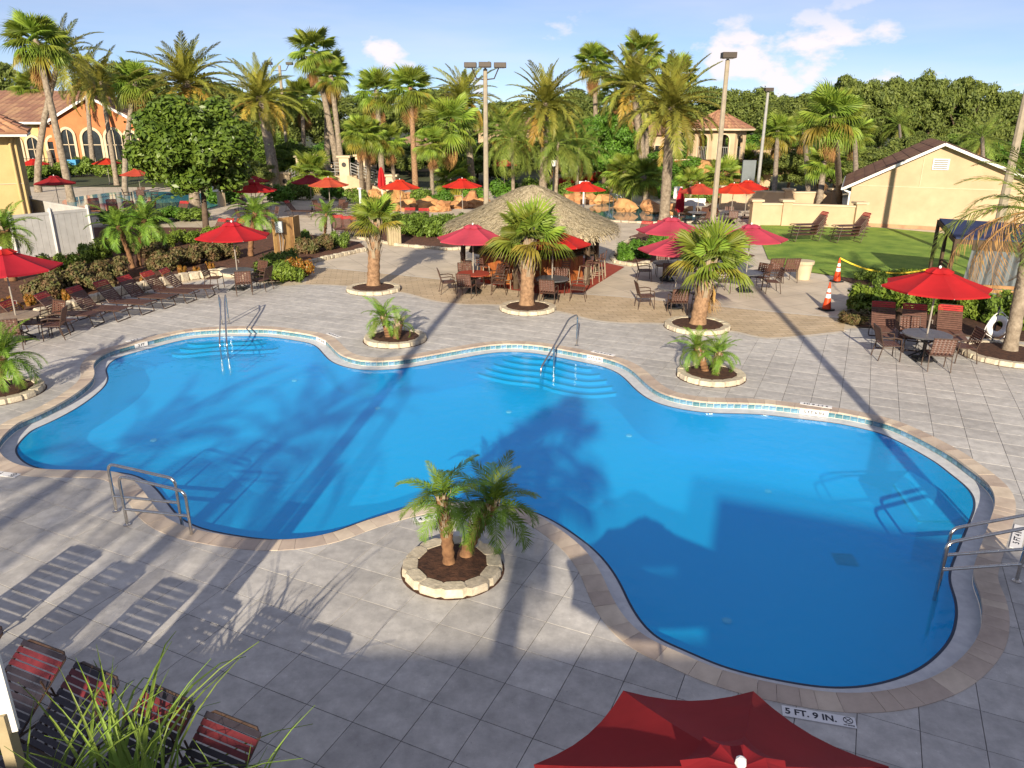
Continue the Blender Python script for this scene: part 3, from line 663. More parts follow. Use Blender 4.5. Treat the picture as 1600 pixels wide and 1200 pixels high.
# ---- stone-ringed planters
def planter(label, cx0, cx1, cyp, nst=13, stone_h=.13, square=True):
    c = G((cx0 + cx1) / 2, cyp, 0); rx = (G(cx1, cyp, 0) - G(cx0, cyp, 0)).length / 2
    t = thing('planter_ring', label, 'planter', (c.x, c.y, 0)); mb = MB(); n = 40
    prof = [(rx - .10, .10), (rx * .6, .12), (.01, .13)]; mb.lathe([(rx - .10, -.01)] + prof, 28); mb.build('mulch', 'soil' if rx < 1 else 'soil', t)
    fl_ = MB(); fl_.lathe([(rx + .05, -.004), (rx + .05, .003)], 40); fl_.build('bedding', 'soil', t)
    nst = max(11, round(2 * math.pi * (rx - .1) / .30)); wd = 2 * (rx - .1) * math.tan(math.pi / nst) * .97; sm = MB(); d_ = .23
    pf = [(-wd / 2, -d_ / 2 + .03), (-wd * .36, -d_ / 2 - .0), (wd * .36, -d_ / 2), (wd / 2, -d_ / 2 + .03), (wd * .62, d_ / 2 - .06), (wd * .4, d_ / 2), (-wd * .4, d_ / 2), (-wd * .62, d_ / 2 - .06)]
    k = len(pf); vs = [(x, y, 0) for x, y in pf] + [(x, y, stone_h - .03) for x, y in pf] + [(x * .9, y * .86, stone_h) for x, y in pf]
    sm.add(vs, [(i, (i + 1) % k, k + (i + 1) % k, k + i) for i in range(k)] + [(k + i, k + (i + 1) % k, 2 * k + (i + 1) % k, 2 * k + i) for i in range(k)] + [tuple(range(2 * k, 3 * k))])
    sme = sm.mesh('edging_stone', 'edge_stone')
    for i in range(nst):
        a = 2 * math.pi * i / nst + .1; rr = rx - .10 + rnd.uniform(-.012, .012)
        obj('edging_stone', sme, t, (rr * math.cos(a), rr * math.sin(a), rnd.uniform(-.012, .004)), (rnd.uniform(-.02, .02), rnd.uniform(-.02, .02), a - math.pi / 2 + rnd.uniform(-.04, .04)))
    return c
planter('stone ringed planter with two leaning palms on the near pool edge', 632, 783, 889)
planter('stone ringed planter with a small palm and a stub between the two far pool steps', 570, 665, 531)
planter('stone ringed planter with twin small palms by the right pool bulge', 1060, 1161, 588)
planter('stone ringed planter of the cabbage palm left of the thatched hut', 543, 625, 453)
planter('stone ringed planter of the cabbage palm in front of the thatched hut', 782, 867, 483)
planter('stone ringed planter of the leaning cabbage palm with dead brown leaves', 1040, 1138, 511)
planter('stone ringed planter cut by the left picture edge', -60, 61, 615)
planter('stone ringed planter at the right edge under the grey trunk', 1508, 1640, 556)
def up(px, py, z): v = G(px, py, 0); return (v.x, v.y, z)
PG = 'small pygmy date palms'
def pyg(label, bx, by, tx, ty, nf=30, crown=1.0, r0=.1, seed=1, **k):
    b = G(bx, by, 0); hgt = HT(ty, b); tp_ = G(tx, ty, hgt); return palm('pygmy', label, (b.x, b.y, 0.08), hgt - .08, (tp_.x - b.x, tp_.y - b.y), crown, nf, r0, r0 * .95, 'trunk_brown', 0, seed, -18, 84, 0, PG, boots=k.get('boots', 0))
pyg('left upright pygmy palm in the near pool edge planter', 702, 890, 690, 776, 20, .80, .085, 3, boots=46)
pyg('right leaning pygmy palm in the near pool edge planter', 728, 878, 772, 786, 22, .86, .09, 4, boots=46)
pyg('pygmy palm with green crown in the planter left of the hand rail steps', 607, 532, 598, 494, 22, .8, .09, 5, boots=20)
pyg('short withered pygmy palm beside the green one by the far pool edge', 620, 534, 624, 504, 9, .6, .11, 6, boots=30)
pyg('left of the twin pygmy palms by the right pool bulge', 1101, 586, 1088, 542, 22, .72, .09, 7, boots=20)
pyg('right of the twin pygmy palms by the right pool bulge', 1117, 590, 1124, 550, 22, .72, .09, 8, boots=20)
pyg('pygmy palm cut by the left edge near the pool corner', 3, 612, 4, 556, 28, 1.0, .11, 9, boots=20)
pyg('left of the two slender pygmy palms in the mulch bed', 208, 421, 184, 352, 26, 1.35, .10, 10)
pyg('right of the two slender pygmy palms in the mulch bed', 218, 418, 226, 342, 26, 1.35, .10, 11)
pyg('pygmy palm behind the left edge red parasol', 18, 440, 6, 357, 26, 1.3, .2, 12, boots=24)
pyg('pygmy palm behind the red parasol over the left tables', 392, 402, 399, 332, 24, 1.3, .12, 13)
pyg('thin small palm by the black post near the wooden panel', 508, 385, 510, 333, 16, 1.0, .07, 14)
def sab(label, bx, by, tx, ty, crown, nf, seed, skirt=0, **k):
    b = G(bx, by, 0); hgt = HT(ty, b); tp_ = G(tx, ty, hgt); return palm('sabal', label, (b.x, b.y, .06), hgt - .06, (tp_.x - b.x, tp_.y - b.y), crown, nf, k.get('r0', .25), k.get('r1', .19), 'trunk_orange', skirt, seed, k.get('emin', -40), 85, k.get('yellow', .1), 'cabbage palms in planters by the walk', k.get('boots', 34))
sab('upright cabbage palm with rough trunk left of the thatched hut', 584, 450, 588, 346, .70, 21, 21, emin=4)
sab('cabbage palm standing in front of the thatched hut', 823, 481, 826, 372, .86, 24, 22, 0, yellow=.1, emin=2)
sab('leaning cabbage palm with hanging brown dead leaves', 1090, 511, 1110, 408, .84, 22, 23, 3, yellow=.2, emin=0)
# big background palms: (kind, label, base px, top px, crown scale, fronds, skirt, trunk)
def big(kind, label, bx, by, tx, ty, crown, nf, seed, skirt=0, r0=.2, trunk='trunk_grey', emin=-35, yellow=.12, boots=0, d=None, group='tall palms behind the pool'):
    crown *= {'fan': .76, 'sabal': .85}.get(kind, 1); b = G(bx, by, 0); hgt = HT(ty, b); tp_ = G(tx, ty, hgt)
    return palm(kind, label, (b.x, b.y, 0), hgt, (tp_.x - b.x, tp_.y - b.y), crown, nf, r0, r0 * .72, trunk, skirt, seed, emin, 85, yellow, group, boots)
big('fan', 'tallest leaning fan palm at the upper left with ragged crown', 112, 316, 56, 62, 2.0, 40, 31, 16, .28)
big('fan', 'shorter fan palm behind the tallest left palm', 82, 262, 50, 135, 2.4, 34, 32, 10, .3)
big('date', 'feathery palm at the left top edge behind the tall fan palm', 60, 300, 95, 85, 1.35, 36, 33, 0, .28)
big('date', 'feathery palm between the orange arches and the tall left palm', 147, 268, 135, 118, 1.6, 34, 34, 0, .3)
big('date', 'slim feathery palm in front of the orange gable', 183, 290, 158, 128, 1.25, 34, 35, 0, .24)
big('fan', 'bright fan palm with long brown skirt left of the round tree', 196, 305, 212, 128, 1.85, 34, 36, 26, .24)
big('date', 'broad date palm rising behind the round clipped tree', 306, 331, 292, 128, 1.25, 54, 37, 0, .38)
big('date', 'date palm with thick pale trunk right of the round tree', 432, 301, 406, 152, 1.45, 52, 38, 0, .5)
big('fan', 'tallest fan palm of the pair left of the small stairs', 530, 288, 490, 78, 2.1, 30, 39, 8, .33)
big('fan', 'lower fan palm of the tall pair with tan skirt', 513, 282, 512, 112, 2.2, 34, 40, 20, .33)
big('fan', 'second pale trunk fan palm close to the tall pair', 536, 290, 517, 118, 1.5, 24, 41, 22, .3)
big('fan', 'fan palm with brown skirt left of the red barked one', 598, 292, 588, 140, 2.0, 36, 42, 16, .3)
big('fan', 'fan palm with red brown bark under its crown', 650, 312, 641, 135, 1.75, 36, 43, 16, .25, 'trunk_orange')
big('fan', 'low yellow green fan palm in front of the stairs', 566, 303, 563, 205, 1.4, 30, 44, 10, .2)
big('fan', 'low fan palm beside the stair rail', 576, 303, 578, 208, 1.35, 28, 45, 10, .2)
big('fan', 'small bright fan palm behind the closed red parasol', 618, 303, 608, 218, 1.3, 28, 46, 4, .18)
big('fan', 'small round fan palm left of the centre lamp pole', 676, 314, 673, 222, 1.25, 26, 47, 4, .17)
big('date', 'date palm with yellow flower stalks left of the centre lamp pole', 738, 300, 724, 152, 1.25, 46, 48, 0, .33)
big('date', 'date palm behind the thatched hut', 848, 315, 853, 160, 1.25, 50, 49, 0, .34)
big('fan', 'lone tall fan palm with orange skirt above the hut', 931, 290, 928, 95, 1.7, 40, 50, 26, .26)
big('fan', 'fan palm with straw skirt beside the bright green tree', 964, 292, 962, 138, 1.5, 24, 51, 26, .22)
big('date', 'date palm right of the straw skirted fan palm', 1004, 300, 990, 132, 1.4, 50, 52, 0, .42)
big('fan', 'tallest fan palm top rising behind the date palms on the right', 1010, 292, 1003, 80, 1.8, 34, 53, 6, .26)
big('fan', 'fan palm top showing behind the date palm by the lagoon', 1062, 292, 1058, 112, 1.7, 28, 54, 4, .26)
big('date', 'date palm with rough pale trunk beside the lagoon', 1037, 352, 1049, 165, 1.12, 54, 55, 0, .33)
big('sabal', 'cabbage palm with orange leaves right of the slide tower', 1207, 330, 1215, 205, 1.2, 34, 56, 3, .2, yellow=.4)
big('sabal', 'upper cabbage palm of the clump behind the low wall', 1310, 330, 1300, 180, 1.35, 32, 57, 3, .22)
big('sabal', 'middle cabbage palm of the clump behind the low wall', 1335, 328, 1335, 208, 1.25, 34, 58, 3, .22)
big('sabal', 'lowest cabbage palm of the clump behind the low wall', 1278, 334, 1288, 252, 1.15, 36, 59, 2, .24)
big('sabal', 'cabbage palm left of the clump by the round column', 1262, 330, 1255, 200, 1.2, 32, 60, 2, .22)
big('queen', 'queen palm with drooping fronds left above the gabled house', 1408, 320, 1405, 195, 1.25, 26, 61, 3, .2, emin=-25)
big('queen', 'queen palm with drooping fronds right above the gabled house', 1532, 318, 1535, 215, 1.15, 26, 62, 4, .2, emin=-25)
qp = big('queen', 'leaning queen palm at the right edge with hanging dead fronds', 1576, 553, 1619, 318, .80, 24, 63, 5, .19, emin=-20)
for k, (az, e, sc) in enumerate([(176, -8, 1.15), (186, -22, 1.2), (166, -30, 1.1), (192, -38, 1.15), (180, 12, 1.05)]):
    top = [c for c in qp.children if c.name.startswith('frond')][0].location; obj('dead_frond', fr('deadqueen')[k % 2] if k < 4 else fr('queen')[2], qp, top - Vector((0, 0, .2)), (0, -R(e), R(az)), sc)
big('queen', 'bushy yellow green palm clump left behind the hut', 802, 318, 800, 215, 1.15, 32, 64, 0, .15, emin=-40)
big('queen', 'bushy palm clump between the lamp and the hut top', 868, 318, 872, 222, 1.15, 32, 65, 2, .15, emin=-40)
big('queen', 'bushy palm right behind the hut top', 900, 312, 905, 232, 1.0, 30, 66, 3, .15, emin=-40)
big('sabal', 'squat fan palm on the lagoon bank left', 981, 318, 978, 268, 1.35, 34, 67, 0, .3, boots=0)
big('sabal', 'squat dark fan palm on the lagoon bank right', 1010, 322, 1005, 275, 1.25, 34, 68, 0, .3)
big('sabal', 'low fan palm under the slide tower', 1128, 312, 1130, 272, 1.3, 26, 69, 0, .2)
big('sabal', 'low fan palm left of the slide tower rocks', 1080, 312, 1080, 285, 1.1, 26, 70, 0, .2)
big('sabal', 'bushy fan palm beside the lamp with lantern', 712, 302, 708, 278, 1.4, 26, 71, 0, .2)
big('sabal', 'low spreading fan palm behind the parasols by the stairs', 492, 300, 487, 268, 1.5, 26, 72, 0, .2)
big('sabal', 'low fan palm in the shrubs right of the tower', 1165, 300, 1168, 252, 1.6, 28, 73, 0, .2)
big('fan', 'fan palm with brown skirt left of the tall pair', 478, 290, 472, 150, 1.9, 26, 74, 14, .22)
big('fan', 'fan palm deep behind the date palm on the left of the hut', 700, 290, 700, 190, 2.2, 26, 75, 6, .2)
big('fan', 'fan palm deep behind between lamp and hut', 790, 285, 790, 200, 2.3, 26, 76, 6, .2)
big('fan', 'fan palm in front of the far oak right of the pole', 1182, 296, 1180, 190, 1.8, 26, 77, 4, .2)
# ---- broadleaf trees
b = G(322, 358, 0); tree('round clipped dense green tree left of centre', b, HT(150, b), 7.6 * .95, HT(148, b) - HT(305, b), 1, 'round_leaf', 'round', 'round_tree', None, .16)
b = G(942, 300, 0); tree('bright green dense tree between the fan palms right of the hut', b, HT(176, b), 6.8, 6.0, 2, 'bright_leaf', 'oak', 'green_tree', None, .2)
OAK = [(-60,250,95,'far left edge'),(20,246,104,'left behind the orange house'),(210,244,100,'behind the skirted fan palm'),(345,250,128,'behind the round tree'),(455,256,140,'behind the left lamp pole'),(560,250,150,'behind the fan palm pair'),(690,246,138,'left of the centre lamp pole'),(790,242,160,'behind the centre lamp pole'),(905,246,140,'behind the lone tall fan palm'),(1020,246,150,'behind the slide'),(1095,246,135,'left of the right lamp pole'),(1165,246,137,'right of the right lamp pole'),(1255,254,142,'right of the thin lamp pole'),(1310,262,118,'highest left of the right grove'),(1370,262,120,'second in the right grove'),(1430,262,112,'third in the right grove'),(1490,262,120,'fourth in the right grove'),(1550,258,140,'right end of the grove'),(1640,250,165,'at the far right edge')]
for k, (x, gy, ty, wl) in enumerate(OAK):
    b = G(x, gy, 0); hgt = HT(ty, b); tree('dark spreading oak ' + wl, b, hgt, (150 if x < 1290 else 125) * b.y / FPX, hgt * .97, k, 'oak_leaf', 'oak', 'oak_tree', 'oak trees closing the view', .35)
LOW = [(380,300,250),(450,292,225),(520,270,225),(640,275,230),(780,285,235),(745,285,225),(1040,300,235),(1160,290,225),(1230,300,230),(900,290,240),(590,270,215),(330,290,225),(270,285,235),(410,275,205),(680,262,200),(850,265,205),(960,268,215),(1120,262,200),(1200,268,205),(1350,300,228),(1425,298,205),(1490,292,208),(1565,290,215),(1300,304,238)]
for k, (x, gy, ty) in enumerate(LOW):
    b = G(x, gy, 0); hgt = HT(ty, b); tree('low dark broadleaf tree filling the background, %s from the left' % ['first','second','third','fourth','fifth','sixth','seventh','eighth','ninth','tenth','eleventh','twelfth','thirteenth','fourteenth','fifteenth','sixteenth','seventeenth','eighteenth','nineteenth','twentieth','twenty first','twenty second','twenty third','twenty fourth'][sorted(q[0] for q in LOW).index(x)], b, hgt, 125 * b.y / FPX, hgt * .98, k + 1, ('oak_leaf', 'hedge_leaf', 'bright_leaf', 'oak_leaf')[k % 4], 'oak', 'broadleaf_tree', 'low trees among the palms', .15)
# ---- shrubs
SH = 'shrubs in the left planting bed'
for k, (x, y, wd, hh) in enumerate([(70,470,1.6,.9),(110,455,1.7,.95),(150,442,1.7,.95),(185,436,1.6,.9),(255,424,1.5,.85),(290,415,1.7,.95),(325,409,1.7,.95),(358,404,1.6,.9),(240,404,1.7,.9),(165,455,1.3,.7)]):
    shrub('purplish brown shrub in the left bed, %s counted from the left' % ['first','second','third','fifth','seventh','eighth','ninth','tenth','sixth','fourth'][k], x, y, wd, hh, 'plum_leaf', 'bush', k, 'plum_shrub', 'shrub', SH)
for k, (x, y, wd, hh) in enumerate([(75,432,1.3,.9),(110,425,1.2,.9),(145,414,1.4,1.0),(168,403,1.3,1.0),(205,395,1.3,.8),(235,391,1.4,.8),(265,386,1.4,.8),(298,381,1.4,.8),(330,377,1.4,.8)]):
    shrub('bright green shrub behind the purplish ones, %s from the left' % ['first','second','third','fourth','fifth','sixth','seventh','eighth','ninth'][k], x, y, wd, hh, 'lime_leaf', 'bush', k + 1, 'green_shrub', 'shrub', SH)
for k, (x, y) in enumerate([(14,482),(50,478),(28,492),(108,470),(228,440),(262,436),(285,430),(330,424),(308,432)]):
    shrub('orange croton in the mulch behind the loungers, %s from the left' % ['first','third','second','fourth','fifth','sixth','seventh','ninth','eighth'][k], x, y, .42, .42, 'croton_leaf', 'spiky', k, 'croton', 'plant', 'orange crotons in the left bed')
for k, (x, y, wd, m) in enumerate([(425,438,1.5,'hedge_leaf'),(452,441,1.5,'lime_leaf'),(470,432,1.2,'croton_leaf'),(430,424,1.6,'lime_leaf'),(455,421,1.4,'hedge_leaf'),(480,397,1.3,'plum_leaf'),(505,392,1.3,'plum_leaf'),(530,388,1.1,'hedge_leaf'),(470,385,1.2,'hedge_leaf')]):
    shrub('%s bush by the wooden panel, %s' % ({'hedge_leaf': 'dark green', 'lime_leaf': 'yellow green', 'croton_leaf': 'orange green', 'plum_leaf': 'purplish'}[m], ['front left','front middle','front right','middle left','middle right','in the rear bed left','in the rear bed middle','in the rear bed right','next to the panel'][k]), x, y, wd, .85, m, 'bush', k, 'corner_shrub', 'shrub', 'bushes at the bed corner')
for k, (x, y) in enumerate([(642,366),(668,369),(695,371),(720,371),(742,370)]):
    shrub('clipped dark hedge block left of the hut, %s from the left' % ['first','second','third','fourth','fifth'][k], x, y, 2.0, 1.25, 'hedge_leaf', 'hedge', k, 'hedge', 'hedge', 'hedge beside the hut', rz=-.2, dp=1.6)
for k, (x, y) in enumerate([(1365,488),(1400,480),(1440,482),(1480,490),(1530,498),(1575,508),(1610,515)]):
    shrub('olive hedge bush behind the three upright loungers, %s from the left' % ['first','second','third','fourth','fifth','sixth','seventh'][k], x, y, 1.6, 1.0, 'hedge_leaf' if k % 2 else 'lime_leaf', 'hedge', k, 'hedge_bush', 'hedge', 'hedge behind the loungers', rz=-.15, dp=1.0)
for k, (x, y) in enumerate([(1352,441),(1375,444),(1400,443),(1430,444)]):
    shrub('low bush at the front edge of the lawn, %s from the left' % ['first','second','third','fourth'][k], x, y, 1.1, .6, 'hedge_leaf' if k != 2 else 'lime_leaf', 'bush', k, 'lawn_shrub', 'shrub', 'bushes along the lawn')
shrub('dried brown shrub by the low dark planter left of the loungers', 1332, 508, 1.0, .5, 'plum_leaf', 'spiky', 1, 'dry_shrub')
for k, (x, y, wd) in enumerate([(985,402,1.3),(1005,402,1.2),(1022,395,1.2),(975,408,.9),(1030,382,1.2)]):
    shrub('fern like green plant in the island bed right of the hut, %s' % ['front middle','front right','middle right','front left','rear'][k], x, y, wd, .8, 'bright_leaf', 'spiky', k, 'fern', 'plant', 'ferns in the island bed')
for k, (x, y, wd, hh) in enumerate([(60,280,3,1.6),(85,278,3.4,1.8),(115,276,3.2,1.6),(140,275,3.4,2.2),(170,276,3.4,2.0),(200,276,3.2,1.8),(40,284,3,1.6)]):
    shrub('rounded hedge in front of the orange house, %s from the left' % ['second','third','fourth','fifth','sixth','seventh','first'][k], x, y, wd, hh, 'lime_leaf' if k % 3 == 1 else 'hedge_leaf', 'bush', k, 'far_hedge', 'hedge', 'hedges before the orange house')
for k, (x, y, wd, hh) in enumerate([(440,318,2.6,1.5),(470,312,2.6,1.6),(520,312,2.4,1.4),(560,318,2.2,1.2),(690,322,2.4,1.2),(660,318,2.2,1.3),(745,318,2.4,1.2),(1010,305,3,1.8),(1040,310,2.6,1.6),(1100,318,2.4,1.4),(1150,318,2.6,1.6),(1190,320,2.6,1.5),(930,312,2.6,1.4),(880,315,2.6,1.6),(790,312,3,1.8),(830,312,3,1.8),(350,318,3,1.4),(300,345,2.6,.9),(265,345,2.6,.9),(230,350,2.6,.9),(190,352,2.6,.9)]):
    shrub('leafy green shrub among the far pools, %d pixels from the left' % x if False else 'leafy green shrub among the palms %s' % ['left of the white sign post','under the two stacked parasols','below the small stairs','left of the closed parasol','on the orange rocks','by the red barked palm','right of the orange rocks','under the slide','left of the rough date palm','left of the tower rocks','below the slide tower','right of the slide tower','left of the slide end','right behind the hut','left behind the hut','behind the hut peak','behind the round tree','right below the round tree','below the round tree','left below the round tree','beside the white fence'][k], x, y, wd, hh, 'hedge_leaf' if k % 2 else 'bright_leaf', 'bush', k, 'garden_shrub', 'shrub', 'shrubs among the palms')
# ---- tall ornamental grass at the near left corner: each clump a plant of long blades
def grass_clump(label, c, n, hgt, seed):
    r = random.Random(seed); t = thing('grass_clump', label, 'grass', (c[0], c[1], 0), 0, 'ornamental grass at the near corner')
    vars_ = []
    for q in range(4):
        mb = MB(); K = 7; bend = .35 + .3 * q; pts = []
        for i in range(K + 1):
            s = i / K; a = bend * s ** 1.6; pts.append(Vector((s * math.sin(a) * 1.0, 0, s * math.cos(a * .8))))
        vs = []
        for i, p in enumerate(pts):
            w_ = .0125 * (1 - (i / K) ** 2.2) + .0008; vs += [p + Vector((0, -w_, .004)), p, p + Vector((0, w_, .004))]
        mb.add(vs, [f for i in range(K) for f in ((3 * i, 3 * i + 1, 3 * i + 4, 3 * i + 3), (3 * i + 1, 3 * i + 2, 3 * i + 5, 3 * i + 4))]); vars_.append(mb.mesh('blade', 'grass_blade'))
    for i in range(n):
        a = r.uniform(0, 6.28); q = r.random(); L = hgt * r.uniform(.6, 1.08)
        obj('blade', vars_[i % 4], t, (r.gauss(0, .10), r.gauss(0, .10), 0), (0, .55 * q * r.uniform(.2, 1), a), (L, L * r.uniform(.8, 1.2), L))
    mb = MB(); mb.lathe([(.22, 0), (.16, .08), (.05, .1)], 10); mb.build('root_crown', 'soil', t)
grass_clump('leftmost tall grass clump by the cream post in the near corner', (-4.0, 4.85), 50, 1.45, 1)
grass_clump('tall bright grass clump in the middle of the near left corner', (-3.35, 4.85), 64, 1.75, 2)
grass_clump('tall grass clump with dark arching blades at the bottom edge', (-2.95, 4.75), 46, 1.5, 3)
grass_clump('thin dry grass clump farthest right at the bottom edge', (-2.3, 4.7), 26, 1.25, 4)
# ================================================================== buildings and fixed structures
def wall_frame(a, b):
    a, b = Vector(a[:2]), Vector(b[:2]); d = (b - a); return a, d.normalized(), d.length
def arch_poly(w_, h_, n=10):     # opening outline in (x,z), spring at h-w/2
    r = w_ / 2; pts = [(-r, 0), (r, 0), (r, h_ - r)]
    for i in range(1, n): a = math.pi * i / n; pts.append((r * math.cos(a), h_ - r + r * math.sin(a)))
    return pts + [(-r, h_ - r)]
def arch_trim(mb, w_, h_, t, dpt, M4):
    o = arch_poly(w_ + 2 * t, h_ + t); i = arch_poly(w_, h_); o = o[1:] + o[:1]; i = i[1:] + i[:1]
    n = len(o)
    for k in range(n - 1):
        q = [o[k], o[k + 1], i[k + 1], i[k]]; f = [M4 @ Vector((x, 0, z)) for x, z in q]; b = [M4 @ Vector((x, dpt, z)) for x, z in q]
        mb.add(f + b, [(0, 1, 2, 3), (3, 2, 6, 7), (1, 0, 4, 5)])
def tiled_roof(parent, a, b, c, d, m, nx, ny, thick=.09, name='roof_tile', proud=.05):
    """rows of tiles on the slope a-b (eave) c-d (ridge, above b and a): every tile its own piece"""
    a, b, c, d = map(Vector, (a, b, c, d)); nrm = (b - a).cross(d - a).normalized()
    if nrm.z < 0: nrm = -nrm
    mb = MB(); mb.add([a, b, c, d, a - nrm * thick, b - nrm * thick, c - nrm * thick, d - nrm * thick], [(0, 1, 2, 3), (7, 6, 5, 4), (0, 4, 5, 1), (1, 5, 6, 2), (2, 6, 7, 3), (3, 7, 4, 0)])
    base = mb.build('roof_slope', m, parent)
    def P(u, v): return a.lerp(b, u).lerp(d.lerp(c, u), v)
    for j in range(ny):
        for i in range(nx):
            u0, u1 = i / nx, (i + .94) / nx; v0, v1 = j / ny, (j + 1.0) / ny
            p0, p1, p2, p3 = P(u0, v0), P(u1, v0), P(u1, v1), P(u0, v1); mid0 = P((u0 + u1) / 2, v0) + nrm * proud * 1.6; mid1 = P((u0 + u1) / 2, v1) + nrm * proud
            t = MB(); vs = [p0 + nrm * proud * .6, mid0, p1 + nrm * proud * .6, p2 + nrm * .01, mid1 * 1, p3 + nrm * .01, p0, p1]
            o = vs[0].copy(); t.add([v - o for v in vs], [(0, 1, 4, 5), (1, 2, 3, 4), (6, 7, 2, 1, 0)]); t.build(name, m, parent, loc=o)
    return base
# ---- cream pump house with gable at the right
def gable_house():
    bl = G(1322, 352, 0); br_ = G(1642, 369, 0); a, d, L = wall_frame(bl, br_); back = Vector((-d.y, d.x)); 
    if back.y < 0: back = -back
    t = thing('gable_house', 'cream rendered house with brown gable roof and louvre behind the lawn', 'building', (bl.x, bl.y, 0))
    ap = G(1475, 226, 0); s_ap = 0
    while s_ap < L:
        q = a + d * s_ap; v = Vector((q.x, q.y, 4.85 - CAMH)); s_ap += .05
        if 800 + FPX * v.dot(CR) / v.dot(_F) > 1473: break
    zl = 2.45; zr = 2.45; za = 4.85; D = 11
    def W(s, q, z): v = d * s + back * q; return Vector((v.x, v.y, z))
    mb = MB(); mb.add([W(0, 0, -.05), W(L, 0, -.05), W(L, 0, zr), W(s_ap, 0, za), W(0, 0, zl)], [(0, 1, 2, 3, 4)]); mb.add([W(0, D, -.05), W(0, 0, -.05), W(0, 0, zl), W(0, D, zl)], [(0, 1, 2, 3)]); mb.add([W(L, 0, -.05), W(L, D, -.05), W(L, D, zr), W(L, 0, zr)], [(0, 1, 2, 3)])
    mb.add([W(L, D, -.05), W(0, D, -.05), W(0, D, zl), W(s_ap, D, za), W(L, D, zr)], [(0, 1, 2, 3, 4)]); mb.build('wall', 'cream', t)
    sl_ = (za - zl) / s_ap; e = .45; q0 = -.45
    tiled_roof(t, W(-e, D, zl - e * sl_ + .12), W(-e, q0, zl - e * sl_ + .12), W(s_ap, q0, za + .12), W(s_ap, D, za + .12), 'roof_shingle', 22, 9, .1)
    tiled_roof(t, W(L + e, q0, zr - e * sl_ + .12), W(L + e, D, zr - e * sl_ + .12), W(s_ap, D, za + .12), W(s_ap, q0, za + .12), 'roof_shingle', 10, 5, .1)
    f = MB(); f.bar(W(-e, q0 - .03, zl - e * sl_ + .02), W(s_ap, q0 - .03, za + .02), .05, .15); f.bar(W(s_ap, q0 - .03, za + .02), W(L + e, q0 - .03, zr - e * sl_ + .02), .05, .15); f.build('barge_board', 'white_paint', t)
    gt = MB(); gt.bar(W(-e - .06, q0, zl - e * sl_), W(-e - .06, D, zl - e * sl_), .14, .13); gt.bar(W(-e - .02, -.05, zl - .3), W(-.08, -.06, 2.0), .09, .09); gt.bar(W(-.08, -.06, 2.05), W(-.08, -.06, 0), .09, .09); gt.build('gutter', 'white_paint', t)
    v = MB(); c = W(s_ap, -.03, 3.75); ang = math.atan2(d.y, d.x); v.box(c, (.85, .06, .62), ang); vent = v.build('vent', 'white_paint', t)
    for k in range(5): s = MB(); s.box(c + Vector((0, 0, -.22 + k * .11)) - Vector((back.x, back.y, 0)) * .05, (.7, .05, .035), ang, 0, .5); s.build('slat', 'grey_pole', vent)
    j = MB(); j.bar(W(.02, -.012, 2.42), W(L, -.012, 2.42), .02, .05); j.bar(W(s_ap - .9, -.012, 2.45), W(s_ap - .9, -.012, 4.3), .02, .04); j.build('wall_joint', 'cream_light', t)
    j = MB(); j.bar(W(1.2, -.02, .1), W(L, -.02, .1), .05, .2); j.build('plinth', 'roof_pale', t)
gable_house()
# ---- low cream wall with columns
def low_wall(label, pts, h_, m='cream_light'):
    t = thing('garden_wall', label, 'wall', (pts[0].x, pts[0].y, 0)); o = pts[0]
    for a, b in zip(pts, pts[1:]):
        mb = MB(); mb.bar(a - o + Vector((0, 0, h_ / 2)), b - o + Vector((0, 0, h_ / 2)), .25, h_); mb.build('wall_panel', m, t)
        mb = MB(); mb.bar(a - o + Vector((0, 0, h_ + .05)), b - o + Vector((0, 0, h_ + .05)), .36, .10); mb.build('wall_cap', 'cream_light', t)
    for p in pts:
        mb = MB(); mb.box(p - o + Vector((0, 0, (h_ + .2) / 2)), (.55, .55, h_ + .2)); mb.build('pillar', m, t)
        mb = MB(); mb.box(p - o + Vector((0, 0, h_ + .26)), (.75, .75, .12)); mb.build('pillar_cap', 'cream_light', t)
low_wall('low cream garden wall with capped pillars behind the lawn', [G(1178, 352, 0), G(1225, 352.5, 0), G(1338, 357, 0)], 1.25, 'cream')
low_wall('rear cream wall behind the low garden wall', [G(1130, 326, 0), G(1228, 331, 0), G(1300, 331, 0)], 1.3, 'cream')
